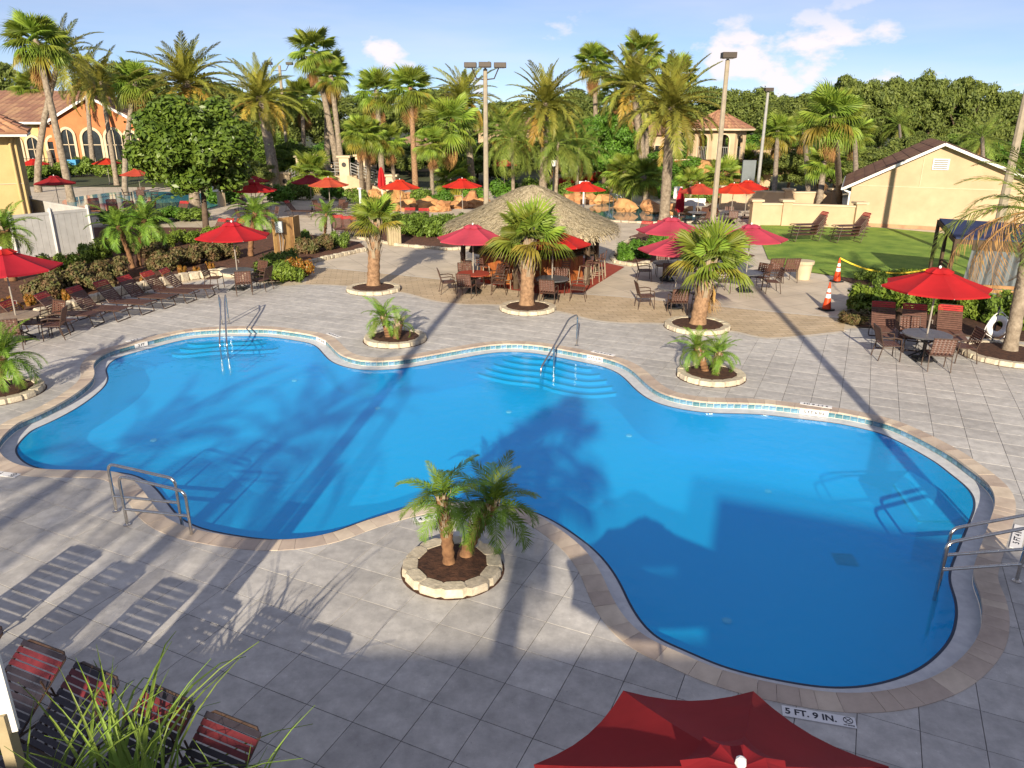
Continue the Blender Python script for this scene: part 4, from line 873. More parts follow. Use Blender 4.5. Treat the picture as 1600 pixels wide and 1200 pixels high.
# ---- octagonal slide tower, rock base and slide
def tower():
    c = G(1113, 297, 0); t = thing('slide_tower', 'octagonal cream slide tower with arched openings and tiled roof', 'tower', (c.x, c.y, 0))
    z0, z1 = HT(246, c), HT(197, c); za = HT(170, c); rr = 2.55
    for k in range(8):
        a0, a1 = math.pi / 8 + k * math.pi / 4, math.pi / 8 + (k + 1) * math.pi / 4
        p, q = Vector((rr * math.cos(a0), rr * math.sin(a0), 0)), Vector((rr * math.cos(a1), rr * math.sin(a1), 0)); mid = (p + q) / 2; d = (q - p).normalized(); inn = -mid.normalized(); Lw = (q - p).length
        H = z1 - z0; M4 = Matrix(((d.x, inn.x, 0, mid.x), (d.y, inn.y, 0, mid.y), (0, 0, 1, z0), (0, 0, 0, 1)))
        ap = arch_poly(.95, H * .78); mb = MB()
        outer = [(-Lw / 2, 0), (-.475, 0)]
        arc = ap[2:]; arc = [ap[1]] + arc
        # left and right piers and the spandrel over the arch
        for s in (-1, 1): mb.add([M4 @ Vector((x, y, z)) for y in (0, .22) for x, z in ((s * .475, 0), (s * Lw / 2, 0), (s * Lw / 2, H), (s * .475, H))], [(0, 1, 2, 3), (7, 6, 5, 4), (0, 3, 7, 4)])
        top = [(x, z) for x, z in ap[2:]]
        for (x0, zz0), (x1, zz1) in zip(top, top[1:]): mb.add([M4 @ Vector((x, y, z)) for y in (0, .22) for x, z in ((x0, zz0), (x1, zz1), (x1, H), (x0, H))], [(0, 1, 2, 3), (7, 6, 5, 4), (0, 4, 5, 1)])
        w_ = mb.build('wall', 'cream', t)
        tr = MB(); arch_trim(tr, .95, H * .78, .12, .05, M4 @ Matrix.Translation((0, -.04, 0))); tr.build('arch_trim', 'cream_light', w_)
        rl = MB()
        for x in np.linspace(-.42, .42, 6): rl.tube([M4 @ Vector((x, .1, 0)), M4 @ Vector((x, .1, 1.05))], .018, 5)
        rl.tube([M4 @ Vector((-.47, .1, 1.05)), M4 @ Vector((.47, .1, 1.05))], .03, 5); rl.build('railing', 'grey_pole', w_)
        re = 3.25; e0, e1 = Vector((re * math.cos(a0), re * math.sin(a0), z1 - .1)), Vector((re * math.cos(a1), re * math.sin(a1), z1 - .1)); top_ = Vector((0, 0, za))
        rm = MB(); rm.add([e0, e1, top_], [(0, 1, 2)]); rs_ = rm.build('roof_panel', 'roof_pale', t)
        for j in range(6):
            for i in range(7 - j):
                v0, v1 = j / 6.2, (j + 1) / 6.2; n_ = 7 - j; u0, u1 = i / n_, (i + .93) / n_
                L0 = lambda u, v: e0.lerp(e1, u).lerp(top_, v)
                o = L0(u0, v0); up_ = Vector((0, 0, .07)); tt = MB(); tt.add([Vector((0, 0, .035)), L0((u0 + u1) / 2, v0) - o + up_, L0(u1, v0) - o + Vector((0, 0, .035)), L0(u1, v1) - o + Vector((0, 0, .02)), L0((u0 + u1) / 2, v1) - o + up_ * .9, L0(u0, v1) - o + Vector((0, 0, .02))], [(0, 1, 4, 5), (1, 2, 3, 4)]); tt.build('roof_tile', 'roof_pale', rs_, loc=o)
    f = MB(); f.lathe([(3.3, z1 - .26), (3.3, z1 - .1), (2.5, z1 - .08)], 8, a0=math.pi / 8); f.lathe([(2.2, z1 - .3), (3.3, z1 - .27)], 8, a0=math.pi / 8); f.build('eave', 'cream_light', t)
    f = MB(); f.lathe([(2.75, z0 - .22), (2.85, z0 - .02), (2.3, z0)], 8, a0=math.pi / 8); f.build('floor_slab', 'wood_dark', t)
    b_ = MB(); b_.lathe([(2.0, -.05), (2.1, z0 - .2)], 8, a0=math.pi / 8); b_.build('base', 'cream', t)
    p = c + Vector((3.6, -.2, 0)); b_ = MB(); b_.box((3.8, -.4, 1.7), (1.0, 1.0, 3.5)); b_.box((3.8, -.4, 3.52), (1.3, 1.3, .16)); b_.box((4.7, .2, 1.5), (1.0, 1.0, 3.9)); b_.box((4.7, .2, 3.52), (1.25, 1.25, .16)); b_.build('pillar', 'cream', t)
    return c, z0
TC, TZ = tower()
def rocks(label, c, n, spread, size, seed, hgt=None, name='rock_pile', group='orange boulders'):
    r = random.Random(seed); t = thing(name, label, 'rocks', (c[0], c[1], 0), 0, group)
    for i in range(n):
        bm = bmesh.new(); bmesh.ops.create_icosphere(bm, subdivisions=2, radius=1); s = size * r.uniform(.6, 1.25)
        sx, sy, sz = s * r.uniform(.8, 1.4), s * r.uniform(.8, 1.2), s * r.uniform(.6, 1.0)
        for v in bm.verts: 
            k = 1 + .16 * math.sin(v.co.x * 5 + i) + .14 * math.sin(v.co.y * 6 + 2 * i) + .12 * math.cos(v.co.z * 7 + i) + r.uniform(-.05, .05); v.co = Vector((v.co.x * sx, v.co.y * sy, v.co.z * sz)) * k
        me = bpy.data.meshes.new('boulder'); bm.to_mesh(me); bm.free(); me.materials.append(M['rock_orange'])
        x = spread[0] * r.uniform(-1, 1); y = spread[1] * r.uniform(-1, 1); z = sz * .55
        if hgt: z = r.uniform(.2, 1) * hgt * max(.15, 1 - abs(x / spread[0]) * .6)
        obj('boulder', me, t, (x, y, z), (0, 0, r.uniform(0, 6)))
rocks('orange rock mound carrying the slide tower with a waterfall', (TC.x - .5, TC.y - 2.6), 16, (3.2, 1.2), 1.0, 5, 2.2)
for k, (x, y, n, sx, lb) in enumerate([(650,329,9,2.6,'left orange boulders along the far bank behind the hedge'),(700,326,10,3.0,'orange boulders between the red parasols left of the hut'),(745,322,7,2.2,'orange boulders beside the centre lamp pole'),(940,318,8,2.6,'flat orange boulders behind the lagoon left of the slide'),(1010,330,7,2.4,'orange boulders on the lagoon bank under the fan palms'),(1075,335,8,2.6,'orange boulders on the lagoon bank by the pale parasol'),(620,312,6,2.0,'orange boulders by the closed parasol'),(1150,318,7,3,'orange boulders right below the tower')]):
    p = G(x, y, 0); rocks(lb, (p.x, p.y), n, (sx, .7), .55, 20 + k)
def slide():
    t = thing('water_slide', 'red water slide with cream lined flume curving from the tower', 'slide', (TC.x, TC.y, 0))
    pt = [(-2.2, -1.2, TZ - .5), (-4.5, -1.5, TZ - .55), (-7.0, -1.2, TZ - .9), (-8.6, .8, TZ - 1.3), (-10.4, 2, TZ - 1.7), (-12.8, 1.2, TZ - 2.0), (-15, -.6, TZ - 2.2)]
    P = [Vector(p) for p in pt]; sm_ = []
    for i in range(len(P) - 1):
        p0, p1, p2, p3 = P[max(i - 1, 0)], P[i], P[i + 1], P[min(i + 2, len(P) - 1)]
        for k in range(6): u = k / 6; sm_.append(.5 * ((2 * p1) + (p2 - p0) * u + (2 * p0 - 5 * p1 + 4 * p2 - p3) * u * u + (3 * p1 - p0 - 3 * p2 + p3) * u ** 3))
    sm_.append(P[-1])
    for nm, r0, m, a0, a1 in (('flume', .95, 'slide_red', 180, 360), ('lining', .88, 'slide_cream', 176, 364)):
        mb = MB(); n = 11; vs = []
        for i, p in enumerate(sm_):
            d = (sm_[min(i + 1, len(sm_) - 1)] - sm_[max(i - 1, 0)]).normalized(); s = d.cross(Vector((0, 0, 1))).normalized(); u = s.cross(d)
            for j in range(n): a = R(a0 + (a1 - a0) * j / (n - 1)); vs.append(p + s * r0 * math.cos(a) + u * (r0 * math.sin(a) + .45 + (.02 if nm == 'lining' else 0)))
        mb.add(vs, [(i * n + j, i * n + j + 1, (i + 1) * n + j + 1, (i + 1) * n + j) for i in range(len(sm_) - 1) for j in range(n - 1)]); mb.build(nm, m, t, smooth=True)
    for i in (6, 14, 22, 30): p = sm_[i]; mb = MB(); mb.box((p.x, p.y, p.z / 2 - .3), (.5, .5, max(p.z - .6, .3))); mb.build('support', 'cream', t)
slide()
# ---- terrace with pillars, rails and stairs behind the parasols
def terrace():
    c = G(512, 300, 0); t = thing('stair_terrace', 'small raised terrace with cream pillars, steel rails and stairs', 'terrace', (c.x, c.y, 0)); s = c.y / FPX
    def X(px): return (px - 512) * s
    ztop = HT(247, c); zd = HT(276, c)
    for px, yo in ((477, 0), (497, 2.2), (541, 0), (558, 2.2), (448, .5), (614, -1.5)):
        zt = ztop if px not in (448, 614) else HT(274, c)
        mb = MB(); mb.box((X(px), yo, zt / 2), (.85, .85, zt)); pl = mb.build('pillar', 'cream_light', t); mb = MB(); mb.box((X(px), yo, zt + .07), (1.15, 1.15, .16)); mb.build('pillar_cap', 'cream_light', t)
        mb = MB(); mb.tube([(X(px), yo - .46, zt - .6), (X(px), yo - .41, zt - .6)], .2, 12); mb.build('round_hole', 'black_metal', pl)
    mb = MB(); mb.box(((X(477) + X(558)) / 2, 1.1, zd / 2), (X(558) - X(477), 2.6, zd)); mb.build('platform', 'cream', t)
    def rail(a, b):
        mb = MB(); a, b = Vector(a), Vector(b)
        for h_ in (.35, .6, .85, 1.1): mb.tube([a + Vector((0, 0, h_)), b + Vector((0, 0, h_))], .03, 5)
        for k in range(6): p = a.lerp(b, k / 5); mb.tube([p, p + Vector((0, 0, 1.1))], .035, 5)
        mb.build('railing', 'grey_pole', t)
    rail((X(483), 0, zd), (X(536), 0, zd)); rail((X(550), -.2, zd), (X(612), -1.5, .2)); rail((X(550), 1.4, zd), (X(612), .2, .2)); rail((X(448), .5, .6), (X(474), 0, zd))
    for k in range(9):
        u = k / 8; mb = MB(); x0 = X(549) + (X(610) - X(549)) * u; z = zd * (1 - u) + .05; mb.box((x0, .2 - u, z / 2), ((X(610) - X(549)) / 8 * 1.02, 1.6, z)); mb.build('step', 'cream', t)
    mb = MB(); a, b = Vector((X(549), -.75, zd + .1)), Vector((X(612), -1.9, .1)); mb.add([a, b, Vector((b.x, b.y, 0)), Vector((a.x, a.y, 0)), a + Vector((0, .2, 0)), b + Vector((0, .2, 0))], [(0, 3, 2, 1), (0, 1, 5, 4)]); mb.build('stringer', 'cream', t)
terrace()
# ---- orange arcaded house at the far left
def arcade():
    y0 = G(120, 262, 0).y; s = y0 / FPX
    def X(px): return (px - 800) * s * (1.0)
    t = thing('arcaded_house', 'orange and yellow arcaded clubhouse with brown tiled roof at the far left', 'building', (X(120), y0, 0)); ox = X(120)
    ze = HT(194, (0, y0)); zr = HT(143, (0, y0)); za = HT(176, (0, y0))
    mb = MB(); mb.box((X(40) - ox, 5, ze / 2), (X(118) - X(-60), 9, ze)); mb.build('wall', 'yellow_wall', t)
    mb = MB(); xl, xr = X(118) - ox, X(250) - ox; mb.add([(xl, -.5, 0), (xr, -.5, 0), (xr, -.5, ze), ((xl + xr) / 2, -.5, za + 1.6), (xl, -.5, ze), (xl, 9, 0), (xl, 9, ze), (xr, 9, 0), (xr, 9, ze)], [(0, 1, 2, 3, 4), (5, 0, 4, 6), (1, 7, 8, 2)]); mb.build('gable_wall', 'orange_wall', t)
    mb = MB(); mb.box(((X(94) + X(118)) / 2 - ox, .45, ze - 1.3), (X(118) - X(94), .2, 2.2)); mb.build('wall_panel', 'orange_wall', t)
    for px, w_, hh, yw in ((82, 1.5, 3.6, .5), (113, 1.5, 3.6, .5), (142, 1.5, 4.6, -.5), (177, 2.3, 4.6, -.5), (210, 2.0, 4.6, -.5), (235, 1.5, 4.3, -.5), (55, 1.5, 3.6, .5)):
        M4 = Matrix.Translation((X(px) - ox, yw - .03, .1)); ap = arch_poly(w_, hh); g = MB(); g.add([M4 @ Vector((x, -.02, z)) for x, z in ap], [tuple(range(len(ap)))]); gl = g.build('window', 'glass_dark', t)
        tr = MB(); arch_trim(tr, w_, hh, .32, .2, M4 @ Matrix.Translation((0, -.2, 0))); tr.build('frame', 'cream_light', gl)
        mu_ = MB(); mu_.box((X(px) - ox, yw - .12, hh / 2), (.09, .08, hh)); mu_.box((X(px) - ox, yw - .12, hh * .62), (w_, .08, .09)); mu_.build('mullion', 'cream_light', gl)
    tiled_roof(t, (X(-70) - ox, -.6, ze), (X(120) - ox, -.6, ze), (X(150) - ox, 6.5, zr), (X(-40) - ox, 6.5, zr), 'roof_tile', 20, 9, .15, proud=.09)
    mid = (xl + xr) / 2
    tiled_roof(t, (xl - .4, 9, ze - .1), (xl - .4, -1.0, ze - .1), (mid, -1.0, za + 1.75), (mid, 9, za + 1.75), 'roof_tile', 8, 7, .15, proud=.09)
    tiled_roof(t, (xr + .4, -1.0, ze - .1), (xr + .4, 9, ze - .1), (mid, 9, za + 1.75), (mid, -1.0, za + 1.75), 'roof_tile', 8, 7, .15, proud=.09)
    f = MB(); f.bar((X(-70) - ox, -.7, ze - .15), (X(120) - ox, -.7, ze - .15), .2, .25); f.bar((xl - .4, -1.05, ze - .2), (mid, -1.05, za + 1.65), .1, .3); f.bar((mid, -1.05, za + 1.65), (xr + .4, -1.05, ze - .2), .1, .3); f.build('fascia', 'white_paint', t)
    rl = MB()
    for k in range(40): rl.tube([(X(42) - ox + k * .22, -2, .2), (X(42) - ox + k * .22, -2, 1.2)], .02, 4)
    rl.bar((X(42) - ox, -2, 1.2), (X(140) - ox, -2, 1.2), .05, .05); rl.build('railing', 'black_metal', t)
arcade()
# ---- yellow corner house and white vinyl fence at the left
def corner_house():
    c = G(57, 382, 0); t = thing('corner_house', 'pale yellow corner of a house with tiled eave at the left edge', 'building', (c.x, c.y, 0), R(30)); ze = HT(216, c)
    mb = MB(); mb.box((-4, 3, ze / 2), (8, 6, ze)); mb.build('wall', 'yellow_wall', t)
    f = MB(); f.box((-3.9, 2.7, ze + .08), (8.9, 7.2, .2)); f.build('fascia', 'white_paint', t)
    tiled_roof(t, (-8.3, -1.0, ze + .2), (.6, -1.0, ze + .2), (-1.6, 2.8, ze + 1.5), (-6, 2.8, ze + 1.5), 'roof_pale', 20, 7, .1, proud=.08)
    tiled_roof(t, (.6, -1.0, ze + .2), (.6, 6.4, ze + .2), (-1.6, 2.9, ze + 1.5), (-1.6, 2.8, ze + 1.5), 'roof_pale', 14, 7, .1, proud=.08)
    dp = MB(); dp.tube([(-.1, -.1, ze - .1), (-.25, -.12, ze - .4), (-.25, -.12, 0)], .06, 8); dp.build('downpipe', 'yellow_wall', t)
    k = MB(); k.bar((-8, -.02, 3.0), (0.0, -.02, 3.0), .02, .04); k.build('wall_joint', 'cream_light', t)
corner_house()
def vinyl_fence():
    pts = [G(-60, 420, 0), G(30, 410, 0), G(92, 402, 0), G(149, 394, 0), G(60, 372, 0)]; o = pts[0]
    t = thing('vinyl_fence', 'white vinyl privacy fence in front of the yellow house corner', 'fence', (o.x, o.y, 0)); h_ = 2.05
    for p in pts[:4] + [pts[4]]:
        mb = MB(); mb.box(p - o + Vector((0, 0, h_ / 2 + .05)), (.14, .14, h_ + .1)); mb.add([p - o + Vector((x, y, h_ + .1)) for x, y in ((-.09, -.09), (.09, -.09), (.09, .09), (-.09, .09))] + [p - o + Vector((0, 0, h_ + .2))], [(0, 1, 4), (1, 2, 4), (2, 3, 4), (3, 0, 4)]); mb.build('post', 'vinyl', t)
    for a, b in zip(pts, pts[1:]):
        L = (b - a).length; n = max(1, round(L / .3))
        for i in range(n):
            p, q = a.lerp(b, (i + .02) / n) - o, a.lerp(b, (i + .98) / n) - o; mb = MB(); mb.bar(p + Vector((0, 0, h_ / 2)), q + Vector((0, 0, h_ / 2)), .03, h_ - .2); mb.build('board', 'vinyl', t)
        mb = MB()
        for z in (.12, h_ - .06): mb.bar(a - o + Vector((0, 0, z)), b - o + Vector((0, 0, z)), .06, .12)
        mb.build('rail', 'vinyl', t)
vinyl_fence()
# ---- houses seen through the trees
def far_house(label, px, gy, wpx, eave_y, ridge_y, wall, roof):
    b = G(px, gy, 0); s = b.y / FPX; w_ = wpx * s; ze = HT(eave_y, b); zr = HT(ridge_y, b); t = thing('far_house', label, 'house', (b.x, b.y, 0), 0, 'houses behind the palms')
    mb = MB(); mb.box((0, 4, ze / 2), (w_, 8, ze)); mb.build('wall', wall, t)
    mb = MB(); e = .6; mb.add([(-w_ / 2 - e, -e, ze), (w_ / 2 + e, -e, ze), (w_ / 2 + e, 8 + e, ze), (-w_ / 2 - e, 8 + e, ze), (-w_ / 2 + 3, 4, zr), (w_ / 2 - 3, 4, zr)], [(0, 1, 5, 4), (1, 2, 5), (2, 3, 4, 5), (3, 0, 4), (3, 2, 1, 0)]); mb.build('roof', roof, t)
    n = max(2, int(w_ / 3))
    for i in range(n):
        x = -w_ / 2 + (i + .5) * w_ / n; g = MB(); g.box((x, -.02, ze * .5), (1.2, .06, 1.5)); wd = g.build('window', 'glass_dark', t); f = MB()
        for dx, dz, sx, sz in ((-.66, 0, .12, 1.74), (.66, 0, .12, 1.74), (0, .81, 1.2, .12), (0, -.81, 1.2, .12)): f.box((x + dx, -.04, ze * .5 + dz), (sx, .1, sz))
        f.build('frame', 'cream_light', wd)
far_house('pale house wall with dark windows behind the small fan palms', 660, 268, 120, 232, 214, 'cream', 'roof_tile')
far_house('brown roofed house behind the hut', 805, 262, 110, 205, 183, 'cream', 'roof_tile')
far_house('brown roofed house left of the slide tower', 1005, 262, 90, 210, 185, 'cream', 'roof_tile')
far_house('yellow house behind the terrace stairs', 560, 262, 100, 232, 215, 'cream', 'roof_tile')
far_house('yellow house right of the slide tower', 1230, 275, 90, 245, 228, 'yellow_wall', 'roof_tile')
# ---- lamp poles
def lamp_pole(label, bx, by, ty, r0, heads, m='concrete_pole', base=None, hgt=None, group='lamp poles round the pools'):
    b = base or G(bx, by, 0); hgt = hgt or HT(ty, b); t = thing('lamp_pole', label, 'lamp pole', (b.x, b.y, 0), 0, group)
    mb = MB(); mb.tube([(0, 0, -.05), (0, 0, hgt * .5), (0, 0, hgt)], [r0, r0 * .85, r0 * .7], 8 if m == 'concrete_pole' else 12); mb.build('pole', m, t)
    for k, (dx, dy, ar) in enumerate(heads):
        a = MB(); a.tube([(0, 0, hgt - .5), (dx * .6, dy * .6, hgt - .45), (dx * .9, dy * .9, hgt + .05)], .035, 6) if ar else a.box((0, 0, hgt + .05), (.1, .1, .2)); a.build('arm', 'lamp_brown', t)
        h = MB(); h.box((dx, dy, hgt + .18), (.62, .48, .24)); hd = h.build('lamp_head', 'lamp_brown', t, bevel=.02); g = MB(); g.box((dx, dy, hgt + .052), (.46, .34, .02)); g.build('lens', 'white_plastic', hd)
    if m == 'concrete_pole': bs = MB(); bs.lathe([(r0 * 1.5, 0), (r0 * 1.5, .1), (r0 * 1.2, .14)], 10); bs.build('base', 'concrete_pole', t)
    return t
lamp_pole('square concrete lamp pole with three heads behind the thatched hut', 760, 372, 108, .15, [(-.75, 0, 1), (.75, 0, 1), (0, -.3, 0)])
lamp_pole('leaning looking concrete lamp pole with one head right of the hut', 1109, 398, 92, .14, [(0, -.1, 0)])
lamp_pole('slim lamp pole with two heads right of the round tree', 453, 284, 104, .2, [(-1.0, 0, 1), (1.0, 0, 1)], 'concrete_pole')
lamp_pole('thin grey lamp pole near the orange leaved cabbage palm', 1181, 318, 142, .14, [(0, -.1, 0)], 'grey_pole')
lamp_pole('concrete pole at the right edge behind the cabana', 1546, 418, 92, .2, [(0, -.1, 0)])
lamp_pole('thin far pole right of the skirted fan palm', 705, 292, 152, .1, [(0, 0, 0)], 'grey_pole')
lamp_pole('concrete lamp pole standing outside the view near the camera on the left', 0, 0, 0, .17, [(0, 0, 0)], base=Vector((-4.75, 2.6, 0)), hgt=8.8)
lamp_pole('concrete lamp pole standing outside the view near the camera on the right', 0, 0, 0, .15, [(0, 0, 0)], base=Vector((6.75, 5.4, 0)), hgt=8.8)
def lantern(label, bx, by, ty):
    b = G(bx, by, 0); hgt = HT(ty, b); t = thing('lantern_post', label, 'lantern', (b.x, b.y, 0)); mb = MB(); mb.tube([(0, 0, 0), (0, 0, hgt - .7)], [.09, .05], 8); mb.build('post', 'black_metal', t)
    mb = MB(); mb.lathe([(.1, hgt - .7), (.22, hgt - .15), (.27, hgt - .12), (.05, hgt + .08)], 6); mb.build('lantern', 'black_metal', t); mb = MB(); mb.lathe([(.14, hgt - .62), (.225, hgt - .18)], 6); mb.build('pane', 'white_plastic', t)
lantern('black lantern post above the thatched hut', 864, 318, 246)
# ---- house behind the camera: seen only through the shade it throws on the near deck and pool
def rear_house():
    t = thing('poolside_house', 'two storey cream house behind the viewer shading the near deck', 'building', (0, -9.2, 0))
    mb = MB(); mb.box((-10.5, -4, 2.8), (22, 8, 5.6)); mb.build('wall', 'cream', t)
    mb = MB(); mb.add([(.5, 0, 0), (14, 0, 0), (14, 0, 6.3), (6.2, 0, 6.6), (1.2, 0, 7.3), (.5, 0, 6.1), (.5, -8, 0), (14, -8, 0), (14, -8, 6.3), (.5, -8, 6.1)], [(0, 1, 2, 3, 4, 5), (1, 7, 8, 2), (6, 0, 5, 9)]); mb.build('wall', 'cream', t)
    mb = MB(); mb.box((-10.5, -4, 5.7), (22.8, 8.8, .22)); mb.build('roof', 'roof_tile', t)
rear_house()
palm('fan', 'fan palm behind the viewer whose shade falls in the pool centre', (-1.7, -5.4, 0), 6.6, (.2, 0), .85, 18, .18, .14, 'trunk_grey', 4, 91)
palm('queen', 'queen palm behind the viewer on the left', (-7.2, -5.0, 0), 6.6, (.3, 0), .85, 22, .17, .13, 'trunk_grey', 0, 92, emin=-25)
palm('queen', 'queen palm behind the viewer at the far left', (-9.6, -4.2, 0), 6.0, (-.2, 0), .8, 20, .15, .12, 'trunk_grey', 0, 93, emin=-25)
for k, (x, y, h_, w_) in enumerate([(-4.6, -7.2, 5.3, 3.2)]):
    tree('small shade tree behind the viewer by the house wing', (x, y), h_, w_, 3.2, k, 'oak_leaf', 'oak', 'shade_tree', 'trees behind the viewer', .13)
mat('sail_blue', (.06, .30, .55), None, 3, .6)
# ================================================================== furniture and small things
ORD = ['first','second','third','fourth','fifth','sixth','seventh','eighth','ninth','tenth','eleventh','twelfth']
# ---- umbrellas
def make_umbrella(col, Rr=1.35, ze=2.0, zp=2.48, base=True):
    t = thing('parasol', 'x', 'parasol', group='red parasols')
    mb = MB(); mb.tube([(0, 0, 0), (0, 0, zp - .03)], .022, 8); mb.build('pole', 'pole_metal', t)
    cz = zp - (zp - ze) * .24; rv = Rr * .24
    def ringpts(r_, z, sag=0, n=6):
        out = []
        for k in range(8):
            a0, a1 = k * math.pi / 4 + math.pi / 8, (k + 1) * math.pi / 4 + math.pi / 8; p, q = Vector((r_ * math.cos(a0), r_ * math.sin(a0), z)), Vector((r_ * math.cos(a1), r_ * math.sin(a1), z))
            for j in range(n): u = j / n; v = p.lerp(q, u); c_ = 4 * u * (1 - u); v = v * (1 - .055 * c_ * sag); v.z = z - .035 * sag * c_; out.append(v)
        return out
    rows = [ringpts(rv * .8, cz + .03, .3), ringpts(Rr * .5, zp - (zp - ze) * .52, .8), ringpts(Rr * .78, zp - (zp - ze) * .80, 1.0), ringpts(Rr, ze, 1.0), ringpts(Rr * .992, ze - .05, 1.0)]
    n = len(rows[0]); mb = MB(); mb.v = [v for r_ in rows for v in r_]; mb.f = [(i * n + j, i * n + (j + 1) % n, (i + 1) * n + (j + 1) % n, (i + 1) * n + j) for i in range(len(rows) - 1) for j in range(n)]
    cn_ = mb.build('canopy', col, t); me_ = cn_.data; me_.polygons.foreach_set('use_smooth', [True] * len(me_.polygons)); me_.set_sharp_from_angle(angle=R(9))
    rows = [ringpts(.02, zp, 0), ringpts(rv * .6, cz + .12, .3), ringpts(rv * 1.12, cz + .035, .8)]
    mb = MB(); mb.v = [v for r_ in rows for v in r_]; mb.f = [(i * n + j, i * n + (j + 1) % n, (i + 1) * n + (j + 1) % n, (i + 1) * n + j) for i in range(2) for j in range(n)]; mb.build('vent_cap', col, cn_)
    rib = MB(); rib.bar((0, 0, 0), (Rr, 0, ze - zp), .018, .02); rme = rib.mesh('rib', 'pole_metal')
    for k in range(8): obj('rib', rme, t, (0, 0, zp - .045), (0, 0, k * math.pi / 4 + math.pi / 8))
    mb = MB(); mb.lathe([(.02, zp), (.035, zp + .03), (.03, zp + .06), (.012, zp + .075)], 8); mb.build('finial', 'white_plastic', t)
    if base: mb = MB(); mb.lathe([(.28, 0.005), (.28, .05), (.06, .08), (.04, .25)], 16); mb.build('base', 'black_metal', t)
    mb = MB(); mb.tube([(.03, 0, 1.1), (.09, 0, 1.1), (.09, 0, 1.0)], .01, 5); mb.build('crank', 'pole_metal', t)
    return t
UP = {c: Proto(lambda c=c: make_umbrella(c)) for c in ('canvas_red', 'canvas_pink', 'canvas_faded', 'canvas_deep', 'canvas_bright')}
def umbrella(col, label, p, rz=.2, sc=1.0): o = UP[col].put(label, (p.x, p.y, 0), rz, sc); return o
# ---- chair
def make_chair():
    t = thing('patio_chair', 'x', 'chair', group='brown strap chairs round the tables')
    w_ = .27
    for sx in (-1, 1):
        mb = MB(); mb.tube([(sx * w_, .26, 0), (sx * w_, .24, .42), (sx * w_, .22, .62)], .014, 6); mb.build('leg', 'brown_metal', t)
        mb = MB(); mb.tube([(sx * w_, -.30, 0), (sx * w_, -.22, .42), (sx * w_, -.36, .90)], .014, 6); mb.build('leg', 'brown_metal', t)
        mb = MB(); mb.tube([(sx * w_, .22, .62), (sx * w_, .05, .655), (sx * w_, -.28, .63)], .018, 6); mb.build('armrest', 'brown_metal', t)
    mb = MB(); mb.tube([(-w_, .25, .43), (w_, .25, .43)], .013, 6); mb.tube([(-w_, -.22, .41), (w_, -.22, .41)], .013, 6); mb.tube([(-w_, .25, .43), (-w_, -.22, .41)], .013, 6); mb.tube([(w_, .25, .43), (w_, -.22, .41)], .013, 6); mb.build('frame', 'brown_metal', t); mb = MB(); mb.tube([(-w_, -.36, .9), (w_, -.36, .9)], .015, 6); mb.build('top_rail', 'brown_metal', t)
    mb = MB()
    for i in range(6): x = -w_ + (i + .5) * 2 * w_ / 6; mb.bar((x, -.22, .418), (x, .25, .436), .06, .005)
    for i in range(6): y = -.2 + (i + .5) * .45 / 6; mb.bar((-w_, y, .424 + .03 * (y + .2)), (w_, y, .424 + .03 * (y + .2)), .05, .005)
    mb.build('seat', 'strap_brown', t)
    mb = MB(); back = lambda s: Vector((0, -.235 - .125 * s, .45 + .44 * s))
    for i in range(6): x = -w_ + (i + .5) * 2 * w_ / 6; mb.bar(back(.05) + Vector((x, 0, 0)), back(1) + Vector((x, 0, 0)), .05, .005, (0, 1, 0))
    for i in range(6): c = back(.12 + .86 * (i + .5) / 6); mb.bar(c + Vector((-w_, .004, 0)), c + Vector((w_, .004, 0)), .005, .045, (0, .25, 1))
    mb.build('backrest', 'strap_brown', t)
    return t
CH = Proto(make_chair)
def make_table(m):
    t = thing('patio_table', 'x', 'table', group='round tables under parasols'); mb = MB(); mb.lathe([(.60, .69), (.61, .70), (.61, .72), (.585, .732), (.03, .735)], 28); mb.build('tabletop', m, t)
    mb = MB(); mb.lathe([(.05, .02), (.05, .69)], 10); mb.build('column', 'black_metal', t)
    for k in range(4): a = k * math.pi / 2 + .5; mb = MB(); mb.tube([(0, 0, .3), (.2 * math.cos(a), .2 * math.sin(a), .14), (.38 * math.cos(a), .38 * math.sin(a), .015)], .025, 6); mb.tube([(0, 0, .45), (.4 * math.cos(a), .4 * math.sin(a), .69)], .02, 6); mb.build('leg', 'black_metal', t)
    return t
TB = {m: Proto(lambda m=m: make_table(m)) for m in ('table_grey', 'table_tan', 'red_floor')}
def dining(col, short, place, px, py, chairs, tm='table_grey', sc=1.0, umb=True, rz=.2):
    p = G(px, py, 0)
    TB[tm].put('round table under the %s' % place if umb else 'round table %s' % place, (p.x, p.y, 0), rz)
    if umb: umbrella(col, place, p, rz, sc)
    for k, (deg, dist) in enumerate(chairs):
        a = R(deg); x, y = p.x + dist * math.cos(a), p.y + dist * math.sin(a); side = ['right', 'far right', 'far', 'far left', 'left', 'near left', 'near', 'near right'][int(((deg % 360) + 22.5) // 45) % 8]
        CH.put('strap chair, %s side of the %s' % (side, short), (x, y, 0), a + math.pi / 2 + rnd.uniform(-.15, .15))
dining('canvas_red', 'table before the upright loungers', 'red parasol before the three upright loungers', 1441, 562, [(175, .95), (265, .8), (355, .98), (85, .85)])
dining('canvas_pink', 'red table left of the hut palm', 'pinkish red parasol left of the hut palm', 740, 457, [(185, .95), (110, .9), (255, .8), (350, .95), (40, .95)], 'red_floor')
dining('canvas_red', 'table right of the hut palm', 'red parasol right behind the hut palm', 862, 466, [(160, .9), (345, .95), (70, .85), (260, .85)])
dining('canvas_pink', 'farther table right of the hut', 'farther pinkish parasol right of the hut', 1042, 438, [(185, .95), (265, .85), (355, .95), (90, .9)])
